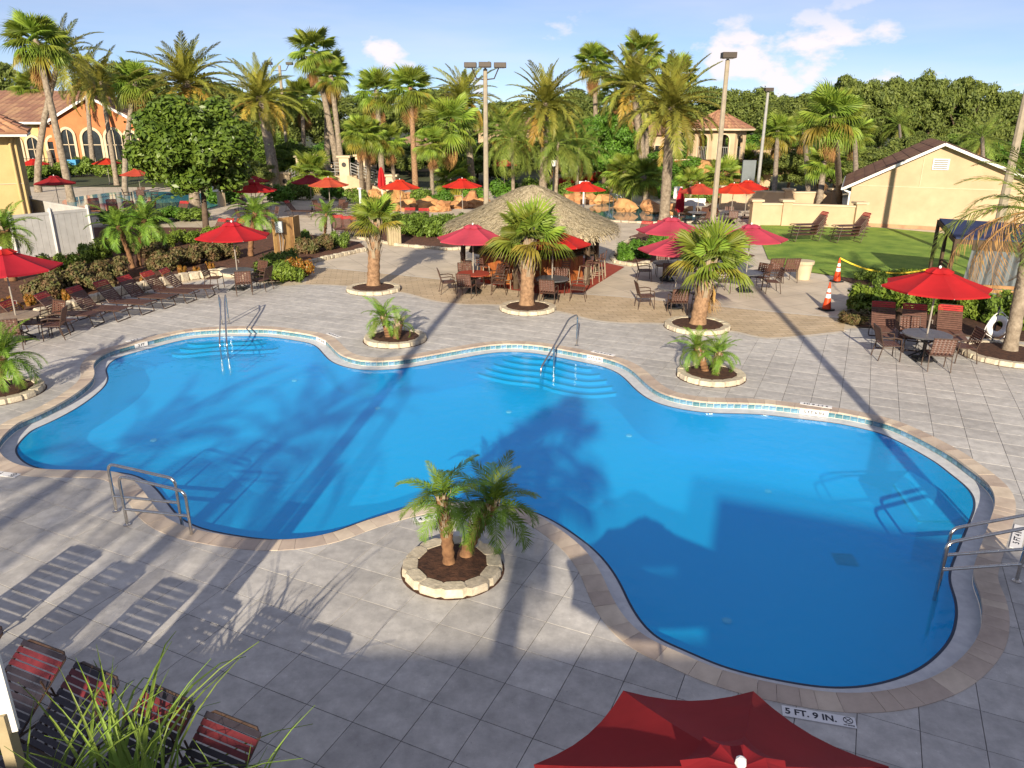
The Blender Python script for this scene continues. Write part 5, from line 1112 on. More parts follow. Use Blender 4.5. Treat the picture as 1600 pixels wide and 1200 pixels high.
dining('canvas_pink', 'table beside the leaning cabbage palm', 'nearer pinkish parasol left of the leaning cabbage palm', 1053, 481, [(180, 1.0), (265, .85), (20, .95), (330, .95)])
dining('canvas_pink', 'table at the lawn edge', 'pinkish parasol at the lawn edge', 1163, 455, [(350, .95), (40, .95), (190, .95)])
dining('canvas_red', 'table ending the lounger row', 'red parasol at the end of the lounger row', 374, 452, [(175, .95), (350, .95), (60, .9), (300, .95)])
dining('canvas_red', 'tan table at the left edge', 'red parasol at the left edge', 33, 531, [(10, .95), (290, .9), (180, 1.0), (60, .95)], 'table_tan', 1.05)
FARU = [('canvas_faded','pale red far parasol over the left pool',222,313,4),('canvas_deep','dark red parasol behind the left white fence',95,333,0),('canvas_bright','bright red far parasol below the yellow arcade',60,290,0),('canvas_bright','bright red far parasol below the orange arches',172,288,0),('canvas_deep','dark red parasol, upper of two left of the lamp pole',395,327,3),('canvas_red','red parasol, lower of two left of the lamp pole',404,348,4),('canvas_deep','dark red parasol left behind the faded one',488,330,0),('canvas_faded','faded orange red parasol in front of the terrace',517,336,4),('canvas_bright','bright red parasol right above the cabbage palm crown',627,341,0),('canvas_bright','bright red parasol on the rocks left of the centre pole',723,338,0),('canvas_bright','bright red parasol behind the right hut eave',913,345,0),('canvas_faded','faded orange parasol by the lagoon',1088,350,3),('canvas_bright','bright red parasol left of the low wall',1141,349,4),('canvas_bright','bright red parasol hidden behind another near the tower',1163,341,0),('canvas_faded','small far parasol right of the centre pole',778,285,3),('canvas_red','small far parasol at the foot of the palms',788,290,0),('canvas_red','red parasol half hidden by the round tree',382,290,0)]
for k, (c, lb, x, y, nch) in enumerate(FARU):
    p = G(x, y, 0); umbrella(c, lb, p, .2 + k * .3, .98)
    if nch:
        TB['table_grey'].put('round table under the ' + lb, (p.x, p.y, 0), .3)
        for q in range(nch): a = 6.283 * q / nch + .4 + k; side = ['right', 'far right', 'far', 'far left', 'left', 'near left', 'near', 'near right'][int((math.degrees(a) % 360 + 22.5) // 45) % 8]; CH.put('chair, %s side, below %s' % (side, lb), (p.x + .95 * math.cos(a), p.y + .95 * math.sin(a), 0), a + math.pi / 2)
def closed_umbrella(label, px, py, ty):
    p = G(px, py, 0); hgt = HT(ty, p); t = thing('closed_parasol', label, 'parasol', (p.x, p.y, 0)); mb = MB(); mb.tube([(0, 0, 0), (0, 0, hgt)], .03, 8); mb.build('pole', 'white_paint', t)
    mb = MB(); n = 16; pr = [(.05, hgt), (.14, hgt - .25), (.22, hgt - .8), (.25, hgt - 1.4), (.16, hgt - 1.6)]
    for r_, z in pr:
        for j in range(n): a = 2 * math.pi * j / n; q = r_ * (1 + .22 * (-1) ** j); mb.v.append((q * math.cos(a), q * math.sin(a), z))
    mb.f = [(i * n + j, i * n + (j + 1) % n, (i + 1) * n + (j + 1) % n, (i + 1) * n + j) for i in range(4) for j in range(n)]; mb.build('canopy', 'canvas_red', t)
closed_umbrella('closed red parasol standing left of the red barked palm', 598, 318, 262)
closed_umbrella('closed red parasol by the lagoon signs', 1061, 340, 292)
# near parasol
o = make_umbrella('canvas_deep', 1.28, 2.0, 2.5); o.location = (1.34, 3.38, 0); o['label'] = 'dark crimson parasol seen from above at the bottom edge'
# ---- loungers
def make_lounger(near=False, ang=52):
    t = thing('lounger', 'x', 'lounger', group='strap loungers'); w_ = .31; H = .36; bl = .82; ba = R(ang)
    hd = Vector((0, -bl * math.cos(ba), H + bl * math.sin(ba)))
    mb = MB()
    for sx in (-1, 1): mb.tube([(sx * w_, -.05, H), (sx * w_, 1.25, H), (sx * w_ * .93, 1.32, H - .03)], .016, 6)
    mb.tube([(-w_ * .93, 1.32, H - .03), (w_ * .93, 1.32, H - .03)], .016, 6); mb.tube([(-w_, 0, H), (w_, 0, H)], .014, 6); mb.tube([(-w_, -.05, H), (-w_, -.55, H - .02), (w_, -.55, H - .02), (w_, -.05, H)], .014, 6); mb.build('frame', 'brown_metal', t)
    for y in (1.05, -.3):
        mb = MB(); mb.tube([(-w_, y, H), (-w_ * 1.04, y + .08, .05), (-w_, y + .1, .014), (w_, y + .1, .014), (w_ * 1.04, y + .08, .05), (w_, y, H)], .016, 6); mb.build('leg', 'brown_metal', t)
    mb = MB(); mb.tube([(-w_, 0, H), Vector((-w_, 0, 0)) + hd * .94 + Vector((0, 0, H * .06)), Vector((-w_ * .8, 0, 0)) + hd, Vector((w_ * .8, 0, 0)) + hd, Vector((w_, 0, 0)) + hd * .94 + Vector((0, 0, H * .06)), (w_, 0, H)], .016, 6)
    mb.tube([(-w_, 0, H) + (0,) * 0, (-w_, -.42, H - .01), Vector((-w_, -.33, H + .42))][1:], .011, 5); mb.tube([(w_, -.42, H - .01), (w_, -.33, H + .42)], .011, 5); bk = mb.build('back_frame', 'brown_metal', t)
    def strap(c, d, m, par, joined=None):
        b = joined if joined is not None else MB(); u = Vector(d)
        b.bar(Vector(c) - Vector((w_ + .012, 0, 0)), Vector(c) + Vector((w_ + .012, 0, 0)), .052, .008, u.cross(Vector((1, 0, 0))))
        if joined is None: b.build('strap', m, par)
    js = MB(); ns = 18
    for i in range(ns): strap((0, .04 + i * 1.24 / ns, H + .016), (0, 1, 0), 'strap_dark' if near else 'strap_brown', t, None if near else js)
    if not near: js.build('seat_straps', 'strap_brown', t)
    jb = MB(); jr = MB(); nb = 12; bd = (hd - Vector((0, 0, H))); nn = bd.cross(Vector((1, 0, 0))).normalized()
    if nn.y < 0: nn = -nn
    for i in range(nb):
        c = Vector((0, 0, H)) + bd * ((i + .7) / nb * .97) + nn * .014; red = i in (8, 9, 10) if near else i >= 9
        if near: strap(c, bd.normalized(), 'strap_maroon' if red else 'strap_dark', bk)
        else: strap(c, bd.normalized(), '', None, jr if red else jb)
    if not near: jb.build('back_straps', 'strap_brown', t); jr.build('head_straps', 'strap_red', t)
    return t
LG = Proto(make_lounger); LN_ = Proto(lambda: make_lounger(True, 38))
def lounger(label, head, foot, proto=LG, zt=1.0):
    a = G(*head, zt); b = G(*foot, .36); d = Vector((b.x - a.x, b.y - a.y)).normalized(); o = proto.put(label, (b.x - d.x * 1.3, b.y - d.y * 1.3, 0), math.atan2(d.y, d.x) - math.pi / 2); return o
for k, (h_, f_) in enumerate([((82,458),(160,490)),((127,449),(198,483)),((172,440),(236,473)),((207,432),(270,464)),((243,425),(304,456)),((278,420),(336,448)),((42,470),(112,503))]):
    lounger('strap lounger with red headband in the left row, %s from the left' % ['second','third','fourth','fifth','sixth','seventh','first'][k], h_, f_)
for k, (h_, f_) in enumerate([((1384,475),(1392,528)),((1432,478),(1436,532)),((1488,480),(1494,534))]):
    lounger('upright strap lounger against the hedge, %s of three' % ['left', 'middle', 'right'][k], h_, f_)
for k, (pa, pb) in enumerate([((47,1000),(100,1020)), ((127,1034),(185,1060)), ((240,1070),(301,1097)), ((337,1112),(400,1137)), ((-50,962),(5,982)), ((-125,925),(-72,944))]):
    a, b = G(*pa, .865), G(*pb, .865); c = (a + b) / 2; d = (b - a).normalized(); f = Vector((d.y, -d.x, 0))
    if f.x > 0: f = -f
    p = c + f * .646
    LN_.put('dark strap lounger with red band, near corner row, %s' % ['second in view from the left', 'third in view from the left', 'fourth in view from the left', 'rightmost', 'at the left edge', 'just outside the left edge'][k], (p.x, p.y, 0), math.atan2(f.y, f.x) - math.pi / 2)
for s, (x, y) in enumerate([(1268,377), (1333,379)]):
    for k in range(4):
        p = G(x, y, 0); LG.put('lounger in the %s lounger stack on the lawn, %s' % (['left', 'right'][s], ['lowest', 'second from below', 'third from below', 'topmost'][k]), (p.x + .03 * k, p.y, .03 + .17 * k), R(100))
for k, (x, y) in enumerate([(1204,440),(1228,440)]):
    p = G(x, y, 0); CH.put('tan backed chair facing the lawn, %s of two' % ['left', 'right'][k], (p.x, p.y, 0), R(10), 1.1)
for k, (x, y, rz) in enumerate([(150,335,-150),(178,337,-150),(205,340,-150),(235,341,180),(285,340,170),(460,338,-100),(545,368,-160),(560,369,-160),(575,370,-160),(530,366,-160),(1005,377,150),(1030,376,150),(640,352,180),(662,353,180),(352,372,150),(340,373,150),(370,373,150)]):
    p = G(x, y, 0); LG.put('far lounger %s' % ['left at the left pool','second at the left pool','third at the left pool','in front of the left pool','right at the left pool','behind the wooden panel','second left of the beige bin','third left of the beige bin','nearest the beige bin','farthest left of the beige bin','by the lagoon left','by the lagoon right','behind the hedge left','behind the hedge right','middle below the round tree','left below the round tree','right below the round tree'][k], (p.x, p.y, 0), R(rz))
# ---- low stone border behind the lounger row and along beds
def stones(label, pl, step, size, m='edge_stone'):
    line = resample([tuple(G(x, y, 0)[:2]) for x, y in pl], step, False); t = thing('stone_border', label, 'border', (line[0][0], line[0][1], 0)); r = random.Random(len(pl))
    vars_ = []
    for q in range(4):
        bm = bmesh.new(); bmesh.ops.create_cube(bm, size=1); bmesh.ops.bevel(bm, geom=bm.edges[:], offset=.16, segments=1, affect='EDGES')
        for v in bm.verts: v.co += Vector((r.uniform(-.06, .06), r.uniform(-.06, .06), r.uniform(-.05, .05)))
        me = bpy.data.meshes.new('stone'); bm.to_mesh(me); bm.free(); me.materials.append(M[m]); vars_.append(me)
    for i in range(len(line) - 1):
        a, b = line[i], line[i + 1]; ang = math.atan2(b[1] - a[1], b[0] - a[0]); obj('stone', vars_[i % 4], t, ((a[0] + b[0]) / 2 - line[0][0], (a[1] + b[1]) / 2 - line[0][1], size[2] * .42), (0, 0, ang + r.uniform(-.1, .1)), (step * r.uniform(.9, 1.02), size[1] * r.uniform(.85, 1.15), size[2] * r.uniform(.85, 1.15)))
stones('cream rock border behind the left row of loungers', [(-120,541),(0,511),(60,497),(110,484),(200,457),(290,438),(345,430),(400,438)], .42, (.4, .3, .34))
stones('cream stone edging of the bed beside the wooden panel', [(484,424),(478,413),(520,403),(574,391)], .30, (.3, .2, .18))
stones('stone edging of the hedge bed left of the hut', [(560,373),(620,384),(700,391),(752,387)], .32, (.3, .2, .14))
stones('stone edging of the island bed right of the hut', [(1000,367),(978,380),(955,402),(961,411),(990,416),(1014,411)], .3, (.3, .2, .14))
stones('stone edging round the lagoon', [(1100,340),(1090,348),(1010,349),(950,346),(928,337)], .5, (.5, .3, .12))
# ---- thatched bar hut
def hut():
    c = G(830, 429, 0); t = thing('thatched_hut', 'round thatched tiki bar hut with orange wood counter', 'hut', (c.x, c.y, 0)); zt = 3.62; Re = 3.5; ze = 2.05; r = random.Random(4)
    prof = [(.05, zt), (.45, zt - .10), (1.2, zt - .46), (2.2, zt - .98), (3.0, zt - 1.36), (Re, ze), (Re - .12, ze - .16), (Re - .6, ze + .05), (1.0, zt - .9)]
    mb = MB(); mb.lathe(prof[::-1], 48); rf = mb.build('thatch_roof', 'thatch', t, smooth=True)
    st = MB()      # straw: thin strands lying down the slope in overlapping courses
    def zr(q):
        for (r0, z0), (r1, z1) in zip(prof[:6], prof[1:6]):
            if r0 <= q <= r1: return z0 + (z1 - z0) * (q - r0) / (r1 - r0)
        return ze
    for i in range(8000):
        q = Re * math.sqrt(r.uniform(.004, 1)); a = r.uniform(0, 6.283); L = r.uniform(.3, .6); q1 = q + L * .85; da = r.gauss(0, .05) / max(q, .4)
        z0 = zr(min(q, Re)) + .03; z1 = (zr(min(q1, Re)) if q1 < Re else ze - (q1 - Re) * 1.1) + r.uniform(.015, .09); w_ = r.uniform(.010, .024) / max(q1, .5)
        if q1 > Re + .12: q1 = Re + .2 * r.random(); z1 = ze - r.uniform(.02, .42)
        st.add([(q * math.cos(a - w_), q * math.sin(a - w_), z0), (q * math.cos(a + w_), q * math.sin(a + w_), z0), (q1 * math.cos(a + da + w_), q1 * math.sin(a + da + w_), z1), (q1 * math.cos(a + da - w_), q1 * math.sin(a + da - w_), z1)], [(0, 1, 2, 3)])
    so_ = st.build('straw', 'thatch_strand', rf); so_['kind'] = 'stuff'
    for k in range(6): a = k * math.pi / 3 + .3; p = MB(); p.tube([(2.92 * math.cos(a), 2.92 * math.sin(a), 0), (2.86 * math.cos(a), 2.86 * math.sin(a), 2.2)], [.11, .09], 9); p.build('post', 'wood_dark', t)
    n = 8; rr = 2.2
    for k in range(n):
        a0, a1 = 2 * math.pi * k / n + .39, 2 * math.pi * (k + 1) / n + .39; p, q = Vector((rr * math.cos(a0), rr * math.sin(a0), 0)), Vector((rr * math.cos(a1), rr * math.sin(a1), 0))
        for i in range(6):
            u, v = p.lerp(q, (i + .03) / 6), p.lerp(q, (i + .97) / 6); b = MB(); b.bar(u + Vector((0, 0, .53)), v + Vector((0, 0, .53)), .05, 1.06); b.build('plank', 'wood_orange', t)
        b = MB(); e = 1.12; b.bar(p * e + Vector((0, 0, 1.1)), q * e + Vector((0, 0, 1.1)), .5, .06); b.build('counter_top', 'wood_dark', t)
    b = MB(); b.box((0, .2, .9), (1.4, .9, 1.8)); b.build('back_bar', 'wood_dark', t)
    return c
HC = hut()
def make_stool():
    t = thing('bar_stool', 'x', 'stool', group='bar stools round the hut'); mb = MB(); mb.lathe([(.19, .72), (.2, .74), (.19, .76)], 12); mb.build('seat', 'strap_brown', t)
    for sx in (-1, 1):
        for sy in (-1, 1): mb = MB(); mb.tube([(sx * .22, sy * .22, 0), (sx * .15, sy * .15, .73)], .016, 6); mb.build('leg', 'table_tan', t)
    mb = MB(); mb.tube([(-.19, -.19, .25), (.19, -.19, .25), (.19, .19, .25), (-.19, .19, .25), (-.19, -.19, .25)], .012, 5); mb.build('footrest', 'table_tan', t)
    mb = MB(); mb.tube([(-.17, -.17, .75), (-.18, -.22, 1.1), (.18, -.22, 1.1), (.17, -.17, .75)], .015, 6)
    for z in (.88, .96, 1.04): mb.bar((-.17, -.2, z), (.17, -.2, z), .01, .045)
    mb.build('backrest', 'strap_brown', t); return t
ST = Proto(make_stool)
for k, dg in enumerate((205, 228, 250, 272, 294, 316, 334, 350)):
    a = R(dg); ST.put('bar stool at the hut counter, %s from the left' % ORD[k], (HC.x + 2.85 * math.cos(a), HC.y + 2.85 * math.sin(a), .008), a + math.pi / 2 + math.pi / 2 * 0)
# ---- cabana
def cabana():
    fl_, bl_, fr_, br_ = G(1494, 371, 2.15), G(1468, 341, 2.5), G(1625, 378, 2.15), G(1620, 351, 2.5); o = Vector((fl_.x, fl_.y, 0)); t = thing('cabana', 'dark wood cabana with navy canvas roof and grey curtains at the right', 'cabana', o)
    q = [p - o for p in (fl_, fr_, br_, bl_)]; mb = MB(); mb.add(q + [p - Vector((0, 0, .05)) for p in q], [(0, 1, 2, 3), (7, 6, 5, 4), (0, 4, 5, 1), (1, 5, 6, 2), (2, 6, 7, 3), (3, 7, 4, 0)]); mb.build('canvas_roof', 'navy', t)
    for p in (q[0], q[3], q[0].lerp(q[3], .5), q[1], q[2], q[0].lerp(q[1], .97)): mb = MB(); mb.bar((p.x, p.y, -.02), (p.x, p.y, p.z - .06), .1, .1); mb.build('post', 'wood_dark', t)
    for a, b in ((q[0], q[1]), (q[0], q[3]), (q[3], q[2])): mb = MB(); mb.bar(a - Vector((0, 0, .14)), b - Vector((0, 0, .14)), .07, .16); mb.build('beam', 'wood_dark', t)
    m_ = q[0].lerp(q[3], .5)
    for k in range(8): z = .15 + k * .14; mb = MB(); mb.bar((q[0].x, q[0].y, z), (m_.x, m_.y, z), .025, .07); mb.build('slat', 'wood_dark', t)
    mb = MB(); mb.bar((q[3].x, q[3].y, .3), (m_.x, m_.y, .3), .05, .3); mb.build('side_panel', 'wood_dark', t)
    a, b = q[0].lerp(q[1], .22), q[0].lerp(q[1], .95); n = 60; mb = MB(); d = (b - a); d.z = 0; nn = Vector((-d.y, d.x, 0)).normalized(); vs = []
    for z in (1.75, .12):
        for i in range(n + 1): u = i / n; v = a + d * u; w_ = .07 * math.sin(u * 46) + .03 * math.sin(u * 21 + 1); off_ = (1.75 - z) * -.10; vs.append((v.x + nn.x * (w_ - .06) + d.normalized().x * off_ * (1 - u) , v.y + nn.y * (w_ - .06), z))
    mb.add(vs, [(i, i + 1, n + 2 + i, n + 1 + i) for i in range(n)]); mb.build('curtain', 'curtain', t, smooth=True)
    mb = MB(); mb.bar(a + Vector((0, 0, -.3)), b + Vector((0, 0, -.3)), .12, .2); mb.build('rolled_curtain', 'wood_dark', t)
cabana()
def bench():
    a, b = G(1520, 486, 0), G(1592, 491, 0); t = thing('slat_bench', 'yellowish wooden slat bench behind the hedge at the right', 'bench', (a.x, a.y, 0)); d = b - a
    for z, y in ((.72, 0), (.86, .03), (.45, -.25), (.45, -.12)): mb = MB(); mb.bar(Vector((0, y, z)), d + Vector((0, y, z)), .04 if z > .5 else .1, .11 if z > .5 else .03); mb.build('slat', 'wood_tan', t)
    for u in (.03, .97): mb = MB(); p = d * u; mb.bar(p + Vector((0, .05, 0)), p + Vector((0, .05, .92)), .07, .07); mb.build('leg', 'wood_tan', t); mb = MB(); mb.bar(p + Vector((0, -.25, 0)), p + Vector((0, -.25, .45)), .07, .07); mb.build('leg', 'wood_tan', t)
bench()
# ---- cones, tape, bins, life ring, signs
def cone(label, px, py):
    p = G(px, py, 0); t = thing('traffic_cone', label, 'cone', (p.x, p.y, 0), .3, 'traffic cones'); mb = MB(); mb.box((0, 0, .025), (.38, .38, .05)); mb.build('base', 'black_metal', t)
    H = .95
    def rr(z): return .15 - .125 * z / H
    for z0, z1, m in ((.05, .42, 'cone_orange'), (.42, .56, 'white_plastic'), (.56, .62, 'cone_orange'), (.62, .74, 'white_plastic'), (.74, H, 'cone_orange')): mb = MB(); mb.lathe([(rr(z0), z0), (rr(z1), z1)], 18); mb.build('band', m, t, smooth=True)
    return Vector((p.x, p.y, H))
c1 = cone('traffic cone at the lawn edge with yellow tape', 1307, 440); c2 = cone('traffic cone on the brick walk by the loungers', 1291, 484)
e_ = G(1452, 420, .75); mat('tape_yellow', (.72, .55, .03), None, 4, .5); mb = MB(); tp_ = []
for i in range(17): u = i / 16; v = c1.lerp(e_, u) + Vector((0, 0, -.35 * 4 * u * (1 - u))); tp_.append(v)
for a, b in zip(tp_, tp_[1:]): mb.bar(a - c1, b - c1, .008, .06)
tag(mb.build('barrier_tape', 'tape_yellow', None, c1), 'yellow barrier tape sagging from the cone across the lawn', 'tape')
def bin_round(label, px, py, r_, h_, m):
    p = G(px, py, 0); t = thing('litter_bin', label, 'bin', (p.x, p.y, 0)); mb = MB(); mb.lathe([(r_ * .8, 0), (r_, h_), (r_ * .88, h_), (r_ * .7, .1)], 18); mb.build('body', m, t, smooth=True); mb = MB(); mb.lathe([(r_ * 1.12, h_ - .1), (r_ * 1.16, h_ + .03), (r_ * .9, h_ + .03)], 18); mb.build('rim', m, t)
bin_round('pale round planter tub at the lawn corner', 1254, 436, .33, .72, 'cream_light')
def bin_box(label, px, py, w_, h_):
    p = G(px, py, 0); t = thing('litter_bin', label, 'bin', (p.x, p.y, 0), .3); mb = MB(); mb.box((0, 0, h_ / 2), (w_ * .94, w_ * .94, h_)); mb.build('body', 'bin_beige', t)
    for i in range(5):
        for s in (-1, 1):
            b = MB(); b.box((-w_ / 2 + (i + .5) * w_ / 5, s * w_ * .49, h_ / 2), (w_ / 5 * .9, .03, h_ * .96)); b.build('slat', 'bin_beige', t); b = MB(); b.box((s * w_ * .49, -w_ / 2 + (i + .5) * w_ / 5, h_ / 2), (.03, w_ / 5 * .9, h_ * .96)); b.build('slat', 'bin_beige', t)
    mb = MB(); mb.add([(-w_ / 2, -w_ / 2, h_), (w_ / 2, -w_ / 2, h_), (w_ / 2, w_ / 2, h_), (-w_ / 2, w_ / 2, h_), (0, -w_ / 2, h_ + .22), (0, w_ / 2, h_ + .22)], [(0, 1, 4), (1, 2, 5, 4), (2, 3, 5), (3, 0, 4, 5)]); mb.build('lid', 'bin_beige', t)
bin_box('beige slatted litter bin left of the hut hedge', 616, 382, .62, 1.0)
bin_box('beige slatted litter bin right of the hut', 922, 398, .62, 1.0)
def life_ring():
    p = G(1552, 540, 0); t = thing('life_ring', 'white life ring with rope hanging on a post by the hedge', 'life ring', (p.x, p.y, 0)); z = HT(506, p)
    mb = MB(); mb.tube([(0, .1, 0), (0, .1, z + .55)], .025, 8); mb.build('post', 'black_metal', t)
    bm = bmesh.new(); n, k, Rr_, r_ = 32, 10, .235, .085; vs = [[bm.verts.new(((Rr_ + r_ * math.cos(b)) * math.cos(a), r_ * .75 * math.sin(b), z + (Rr_ + r_ * math.cos(b)) * math.sin(a))) for b in [2 * math.pi * j / k for j in range(k)]] for a in [2 * math.pi * i / n for i in range(n)]]
    for i in range(n):
        for j in range(k): bm.faces.new((vs[i][j], vs[(i + 1) % n][j], vs[(i + 1) % n][(j + 1) % k], vs[i][(j + 1) % k]))
    bmesh.ops.recalc_face_normals(bm, faces=bm.faces); me = bpy.data.meshes.new('ring'); bm.to_mesh(me); bm.free(); me.materials.append(M['white_plastic']); me.polygons.foreach_set('use_smooth', [True] * len(me.polygons)); obj('ring', me, t)
    mb = MB(); mb.tube([(.36 * math.cos(a) * (1 + .1 * math.sin(4 * a)), -.05, z + .38 * math.sin(a) * (1 + .1 * math.sin(4 * a + 1))) for a in np.linspace(.3, 6.5, 40)], .012, 5); mb.tube([(-.2, -.03, z + .26), (0, .05, z + .48), (.2, -.03, z + .26)], .01, 5); mb.build('rope', 'white_plastic', t)
life_ring()
def wood_panel():
    a, b = G(430, 402, 0), G(461, 397, 0); t = thing('wood_screen', 'tan wooden screen with grey meter box at the bed corner', 'screen', (a.x, a.y, 0)); d = b - a; h_ = HT(344, a)
    for i in range(6): mb = MB(); mb.bar(d * ((i + .04) / 6) + Vector((0, 0, h_ / 2)), d * ((i + .96) / 6) + Vector((0, 0, h_ / 2)), .05, h_ * (1 - .006 * (i % 2))); mb.build('board', 'wood_tan', t)
    mb = MB(); mb.bar(d + Vector((.02, 0, h_ / 2)), d + Vector((.1, .8, h_ / 2)), .05, h_ * .98); mb.build('side_board', 'wood_tan', t)
    mb = MB(); mb.box(d * .33 + Vector((0, -.12, h_ - .38)), (.38, .16, .5)); mb.build('meter_box', 'blue_box', t); mb = MB()
    for k in (-.1, 0, .1): mb.tube([d * .33 + Vector((k, -.1, h_ - .62)), d * .33 + Vector((k * 1.6, -.06, h_ - .95)), d * .33 + Vector((k * .8, -.06, .2))], .015, 5)
    mb.build('conduit', 'grey_pole', t)
wood_panel()
def post(label, px, py, ty, r_, m, board=None, name='post', cat='post', bm='white_paint'):
    p = G(px, py, 0); hgt = HT(ty, p); t = thing(name, label, cat, (p.x, p.y, 0)); mb = MB(); mb.tube([(0, 0, 0), (0, 0, hgt)], r_, 8); mb.build('pole', m, t)
    mb = MB(); mb.box((0, -.02, hgt + .02), (board or (r_ * 3, r_ * 3, .06))); mb.build('board' if board else 'cap', bm if board else m, t)
post('short black post with cap by the thin small palm', 520, 372, 333, .04, 'black_metal')
post('white pole left of the cabbage palm crown', 566, 360, 296, .07, 'white_paint')
post('white sign post by the lagoon with square board', 1057, 332, 300, .1, 'white_paint', (.6, .06, .8), 'sign_post', 'sign')
post('second white sign post by the lagoon, lower', 1084, 338, 315, .09, 'white_paint', (1.4, .06, .5), 'sign_post', 'sign')
post('white sign post behind the right hut eave', 911, 330, 290, .06, 'white_paint', (.7, .06, .6), 'sign_post', 'sign')
post('white notice on the slim lamp pole', 452, 296, 286, .05, 'white_paint', (.5, .05, 1.2), 'notice', 'sign')
post('tall grey notice board right of the tower', 1164, 318, 270, .1, 'cream', (1.0, .2, 2.0), 'notice_board', 'sign', 'curtain')
post('blue covered stand below the orange arches', 115, 276, 262, .12, 'blue_box', (1.5, .8, 1.2), 'covered_stand', 'stand', 'sail_blue')
post('cream lamp plinth left of the far pool', 347, 322, 296, .3, 'cream_light', (.8, .8, .5), 'plinth', 'plinth')
def cream_post():
    t = thing('cream_board', 'cream board on a tan post cut by the left picture edge', 'sign', (-4.22, 4.95, 0)); mb = MB(); mb.bar((0, 0, 0), (0, 0, 1.4), .10, .10); mb.build('post', 'bin_beige', t); mb = MB(); mb.box((.0, .0, 1.95), (.18, .06, 1.5), R(20)); mb.build('board', 'white_paint', t)
cream_post()
# ---- hand rails
def rail(label, segs, r_=.024, flanges=()):
    o = Vector(segs[0][0]); t = thing('hand_rail', label, 'hand rail', o, 0, 'stainless pool hand rails')
    for k, s in enumerate(segs):
        P = [Vector(p) for p in s]; pts = [P[0]]
        for i in range(1, len(P) - 1):      # round the bends
            a, b, c = P[i - 1], P[i], P[i + 1]; q = min(.13, (b - a).length * .4, (c - b).length * .4); u, v = b + (a - b).normalized() * q, b + (c - b).normalized() * q
            for j in range(6): w_ = j / 5; pts.append(u.lerp(b, w_).lerp(b.lerp(v, w_), w_))
        pts.append(P[-1]); mb = MB(); mb.tube([p - o for p in pts], r_, 10); mb.build('tube' if k == 0 else 'cross_bar', 'steel', t, smooth=True)
    for f in flanges: mb = MB(); f = Vector(f) - o; mb.lathe([(.06, 0), (.06, .012), (.03, .03)], 14, f); mb.build('flange', 'steel', t)
def ladder(label, base, topc, endc, mid=True, zt=.86, ze=.74):
    b = G(*base, 0); tpt = Vector((b.x, b.y, zt)); e = G(*endc, ze); bot = Vector((e.x, e.y, -.75)); m0 = Vector((b.x, b.y, .28)); m1 = Vector((e.x, e.y, .32))
    rail(label, [[b, tpt, e, bot]] + ([[m0, m1]] if mid else []), .024, [b])
ladder('left stainless grab rail on the near left pool edge', (182, 799), (175, 722), (273, 748))
ladder('right stainless grab rail on the near left pool edge', (199, 820), (190, 740), (289, 768))
ladder('far stainless grab rail at the right picture edge', (1596, 884), (1588, 803), (1487, 826))
ladder('near stainless grab rail at the right picture edge', (1588, 908), (1583, 824), (1480, 848))
b = G(901, 540, 0); p1 = G(866, 540, .42); p2 = G(845, 575, -.02); rail('stainless hand rail running down into the centre pool steps', [[b, (b.x, b.y, .92), G(889, 498, .86), p1, p2, (p2.x, p2.y, -.6)], [(p1.x, p1.y, .40), (p1.x, p1.y, -.5)]], .024, [b])
b = G(358, 506, 0); p1 = G(354, 535, .3); rail('stainless hand rail at the far left pool steps', [[b, (b.x, b.y, .95), G(351, 470, .88), p1, (p1.x, p1.y, -.5)]], .024, [b])
b = G(347, 507, 0); p1 = G(343, 536, .3); rail('second stainless hand rail at the far left pool steps', [[b, (b.x, b.y, .95), G(345, 471, .88), p1, (p1.x, p1.y, -.5)]], .02, [b])
def far_rail(label, px, py): p = G(px, py, 0); rail(label, [[p, p + Vector((0, 0, .9)), p + Vector((.5, -.3, .9)), p + Vector((.6, -.35, -.1))]], .03)
far_rail('far steel rail at the lagoon entry left', 952, 322); far_rail('far steel rail at the lagoon entry right', 958, 325); far_rail('far steel rail at the left pool', 305, 318)
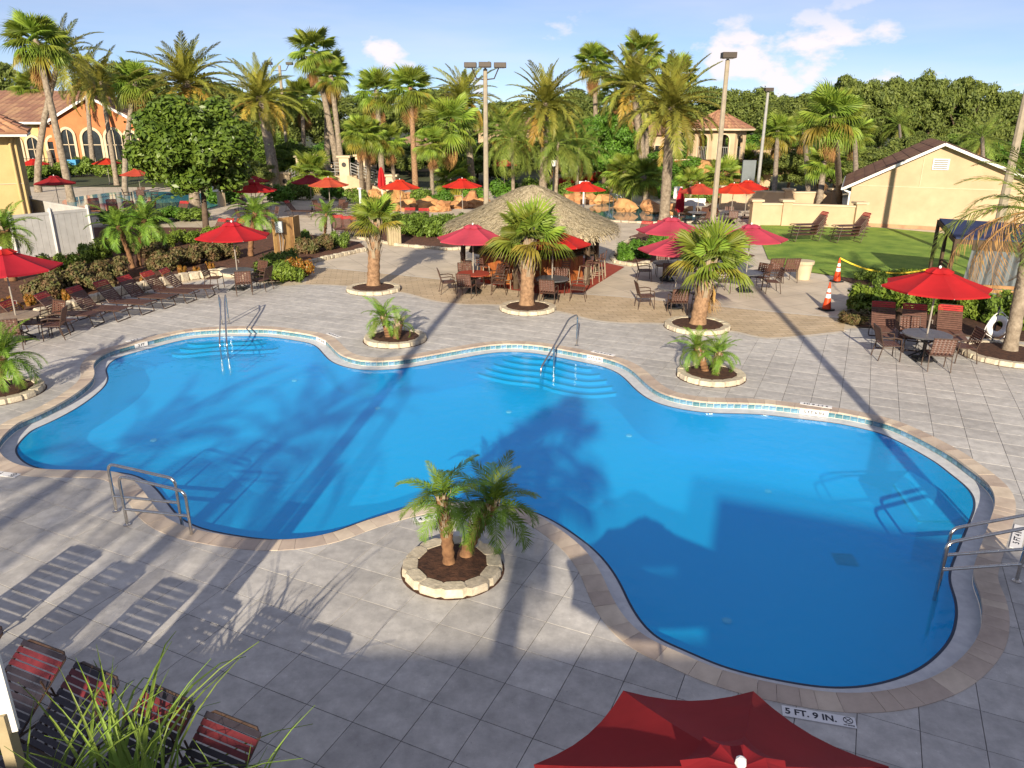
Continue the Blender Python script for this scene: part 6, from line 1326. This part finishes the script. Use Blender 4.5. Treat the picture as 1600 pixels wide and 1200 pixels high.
# ---- depth markers: white plates with lettering
def text_mesh(s, size):
    c = bpy.data.curves.new('txt', 'FONT'); c.body = s; c.size = size; c.align_x = 'CENTER'; c.align_y = 'CENTER'; c.extrude = .0008; c.offset = size * .022
    o = bpy.data.objects.new('txt', c); C.objects.link(o); dg = bpy.context.evaluated_depsgraph_get(); me = bpy.data.meshes.new_from_object(o.evaluated_get(dg)); bpy.data.objects.remove(o); me.materials.clear(); me.materials.append(M['sign_black']); return me
def marker(label, txt, a, b, hgt, vertical=False, nodive=False, z=.008, size=None):
    """plate whose base line runs from a to b (as read)"""
    a, b = Vector(a), Vector(b); c = (a + b) / 2; d = b - a; L = d.length; ang = math.atan2(d.y, d.x)
    t = thing('depth_marker', label, 'depth marker', (c.x, c.y, z), ang, 'pool depth markers'); 
    if vertical: t.rotation_euler = (R(90), 0, ang)
    mb = MB(); mb.box((0, 0, 0), (L, hgt, .008)); mb.build('plate', 'white_plastic', t)
    me = text_mesh(txt, size or hgt * .78); w_ = max(v.co.x for v in me.vertices) - min(v.co.x for v in me.vertices); av = L * (.70 if nodive else .9); sx = min(1.15, av / w_)
    o = obj('lettering', me, t, (-L * .11 if nodive else 0, 0, .0052), None, (sx, 1, 1))
    if nodive:
        mb = MB(); r_ = hgt * .3; x0 = L * .40; pr = [(x0 + r_ * math.cos(q), .12 * hgt + r_ * math.sin(q), .0055) for q in np.linspace(0, 6.283, 25)]; mb.tube(pr, .004, 4, False)
        for s in (-1, 1): mb.bar((x0 - r_ * .7, .12 * hgt - s * r_ * .7, .0055), (x0 + r_ * .7, .12 * hgt + s * r_ * .7, .0055), .007, .002)
        mb.build('no_diving_symbol', 'sign_black', t); obj('small_lettering', text_mesh('NO DIVING', hgt * .16), t, (x0, -.36 * hgt, .0055), None, (.85, 1, 1))
marker('depth plate reading 5 FT. 9 IN. beside the near parasol', '5 FT. 9 IN.', G(1222, 1111, 0), G(1337, 1131, 0), .155, nodive=True)
marker('depth plate reading 4 FT. 6 IN. behind the near twin palms', '4 FT. 6 IN.', G(646, 814, 0), G(716, 801, 0), .15)
marker('depth plate reading 5 FT 4 IN at the right picture edge', '5 FT 4 IN', G(1586, 858, 0), G(1594, 822, 0), .15)
marker('depth plate cut by the left picture edge', '4 FT. 0 IN', G(-46, 735, 0), G(28, 744, 0), .15, nodive=True)
def wall_marker(label, txt, px0, px1):
    def near(px): 
        g = G(*px, 0); dd = [math.dist((g.x, g.y), q) for q in OUT]; k = dd.index(min(dd)); return OUTA[k] - NRM[k] * .014
    a, b = near(px0), near(px1); marker(label, txt, (a[0], a[1]), (b[0], b[1]), .13, True, z=-.078, size=.095)
wall_marker('waterline depth plate reading 5 FT 6 IN on the far wall', '5 FT 6 IN', (1249, 637), (1294, 642))
wall_marker('waterline depth plate reading 4 FT 6 IN right of the steps', '4 FT 6 IN', (917, 553), (944, 558))
wall_marker('waterline depth plate reading 3 FT at the far left', '3 FT', (212, 537), (228, 532))
wall_marker('waterline depth plate reading 3 FT 6 IN right of the left steps', '3 FT 6 IN', (495, 525), (511, 532))
def deck_marker(label, txt, pa, pb): marker(label, txt, G(*pa, 0), G(*pb, 0), .15)
deck_marker('deck depth plate at the right pool bulge lettered away from the water', '5 FT 6 IN', (1300, 637), (1250, 630))
deck_marker('deck depth plate right of the centre hand rail lettered away from the water', '4 FT 6 IN', (960, 556), (925, 549))
deck_marker('deck depth plate left of the far left steps', '3 FT', (222, 529), (198, 534))
deck_marker('deck depth plate between the left steps and the withered palm planter', '3 FT 6 IN', (530, 527), (513, 521))
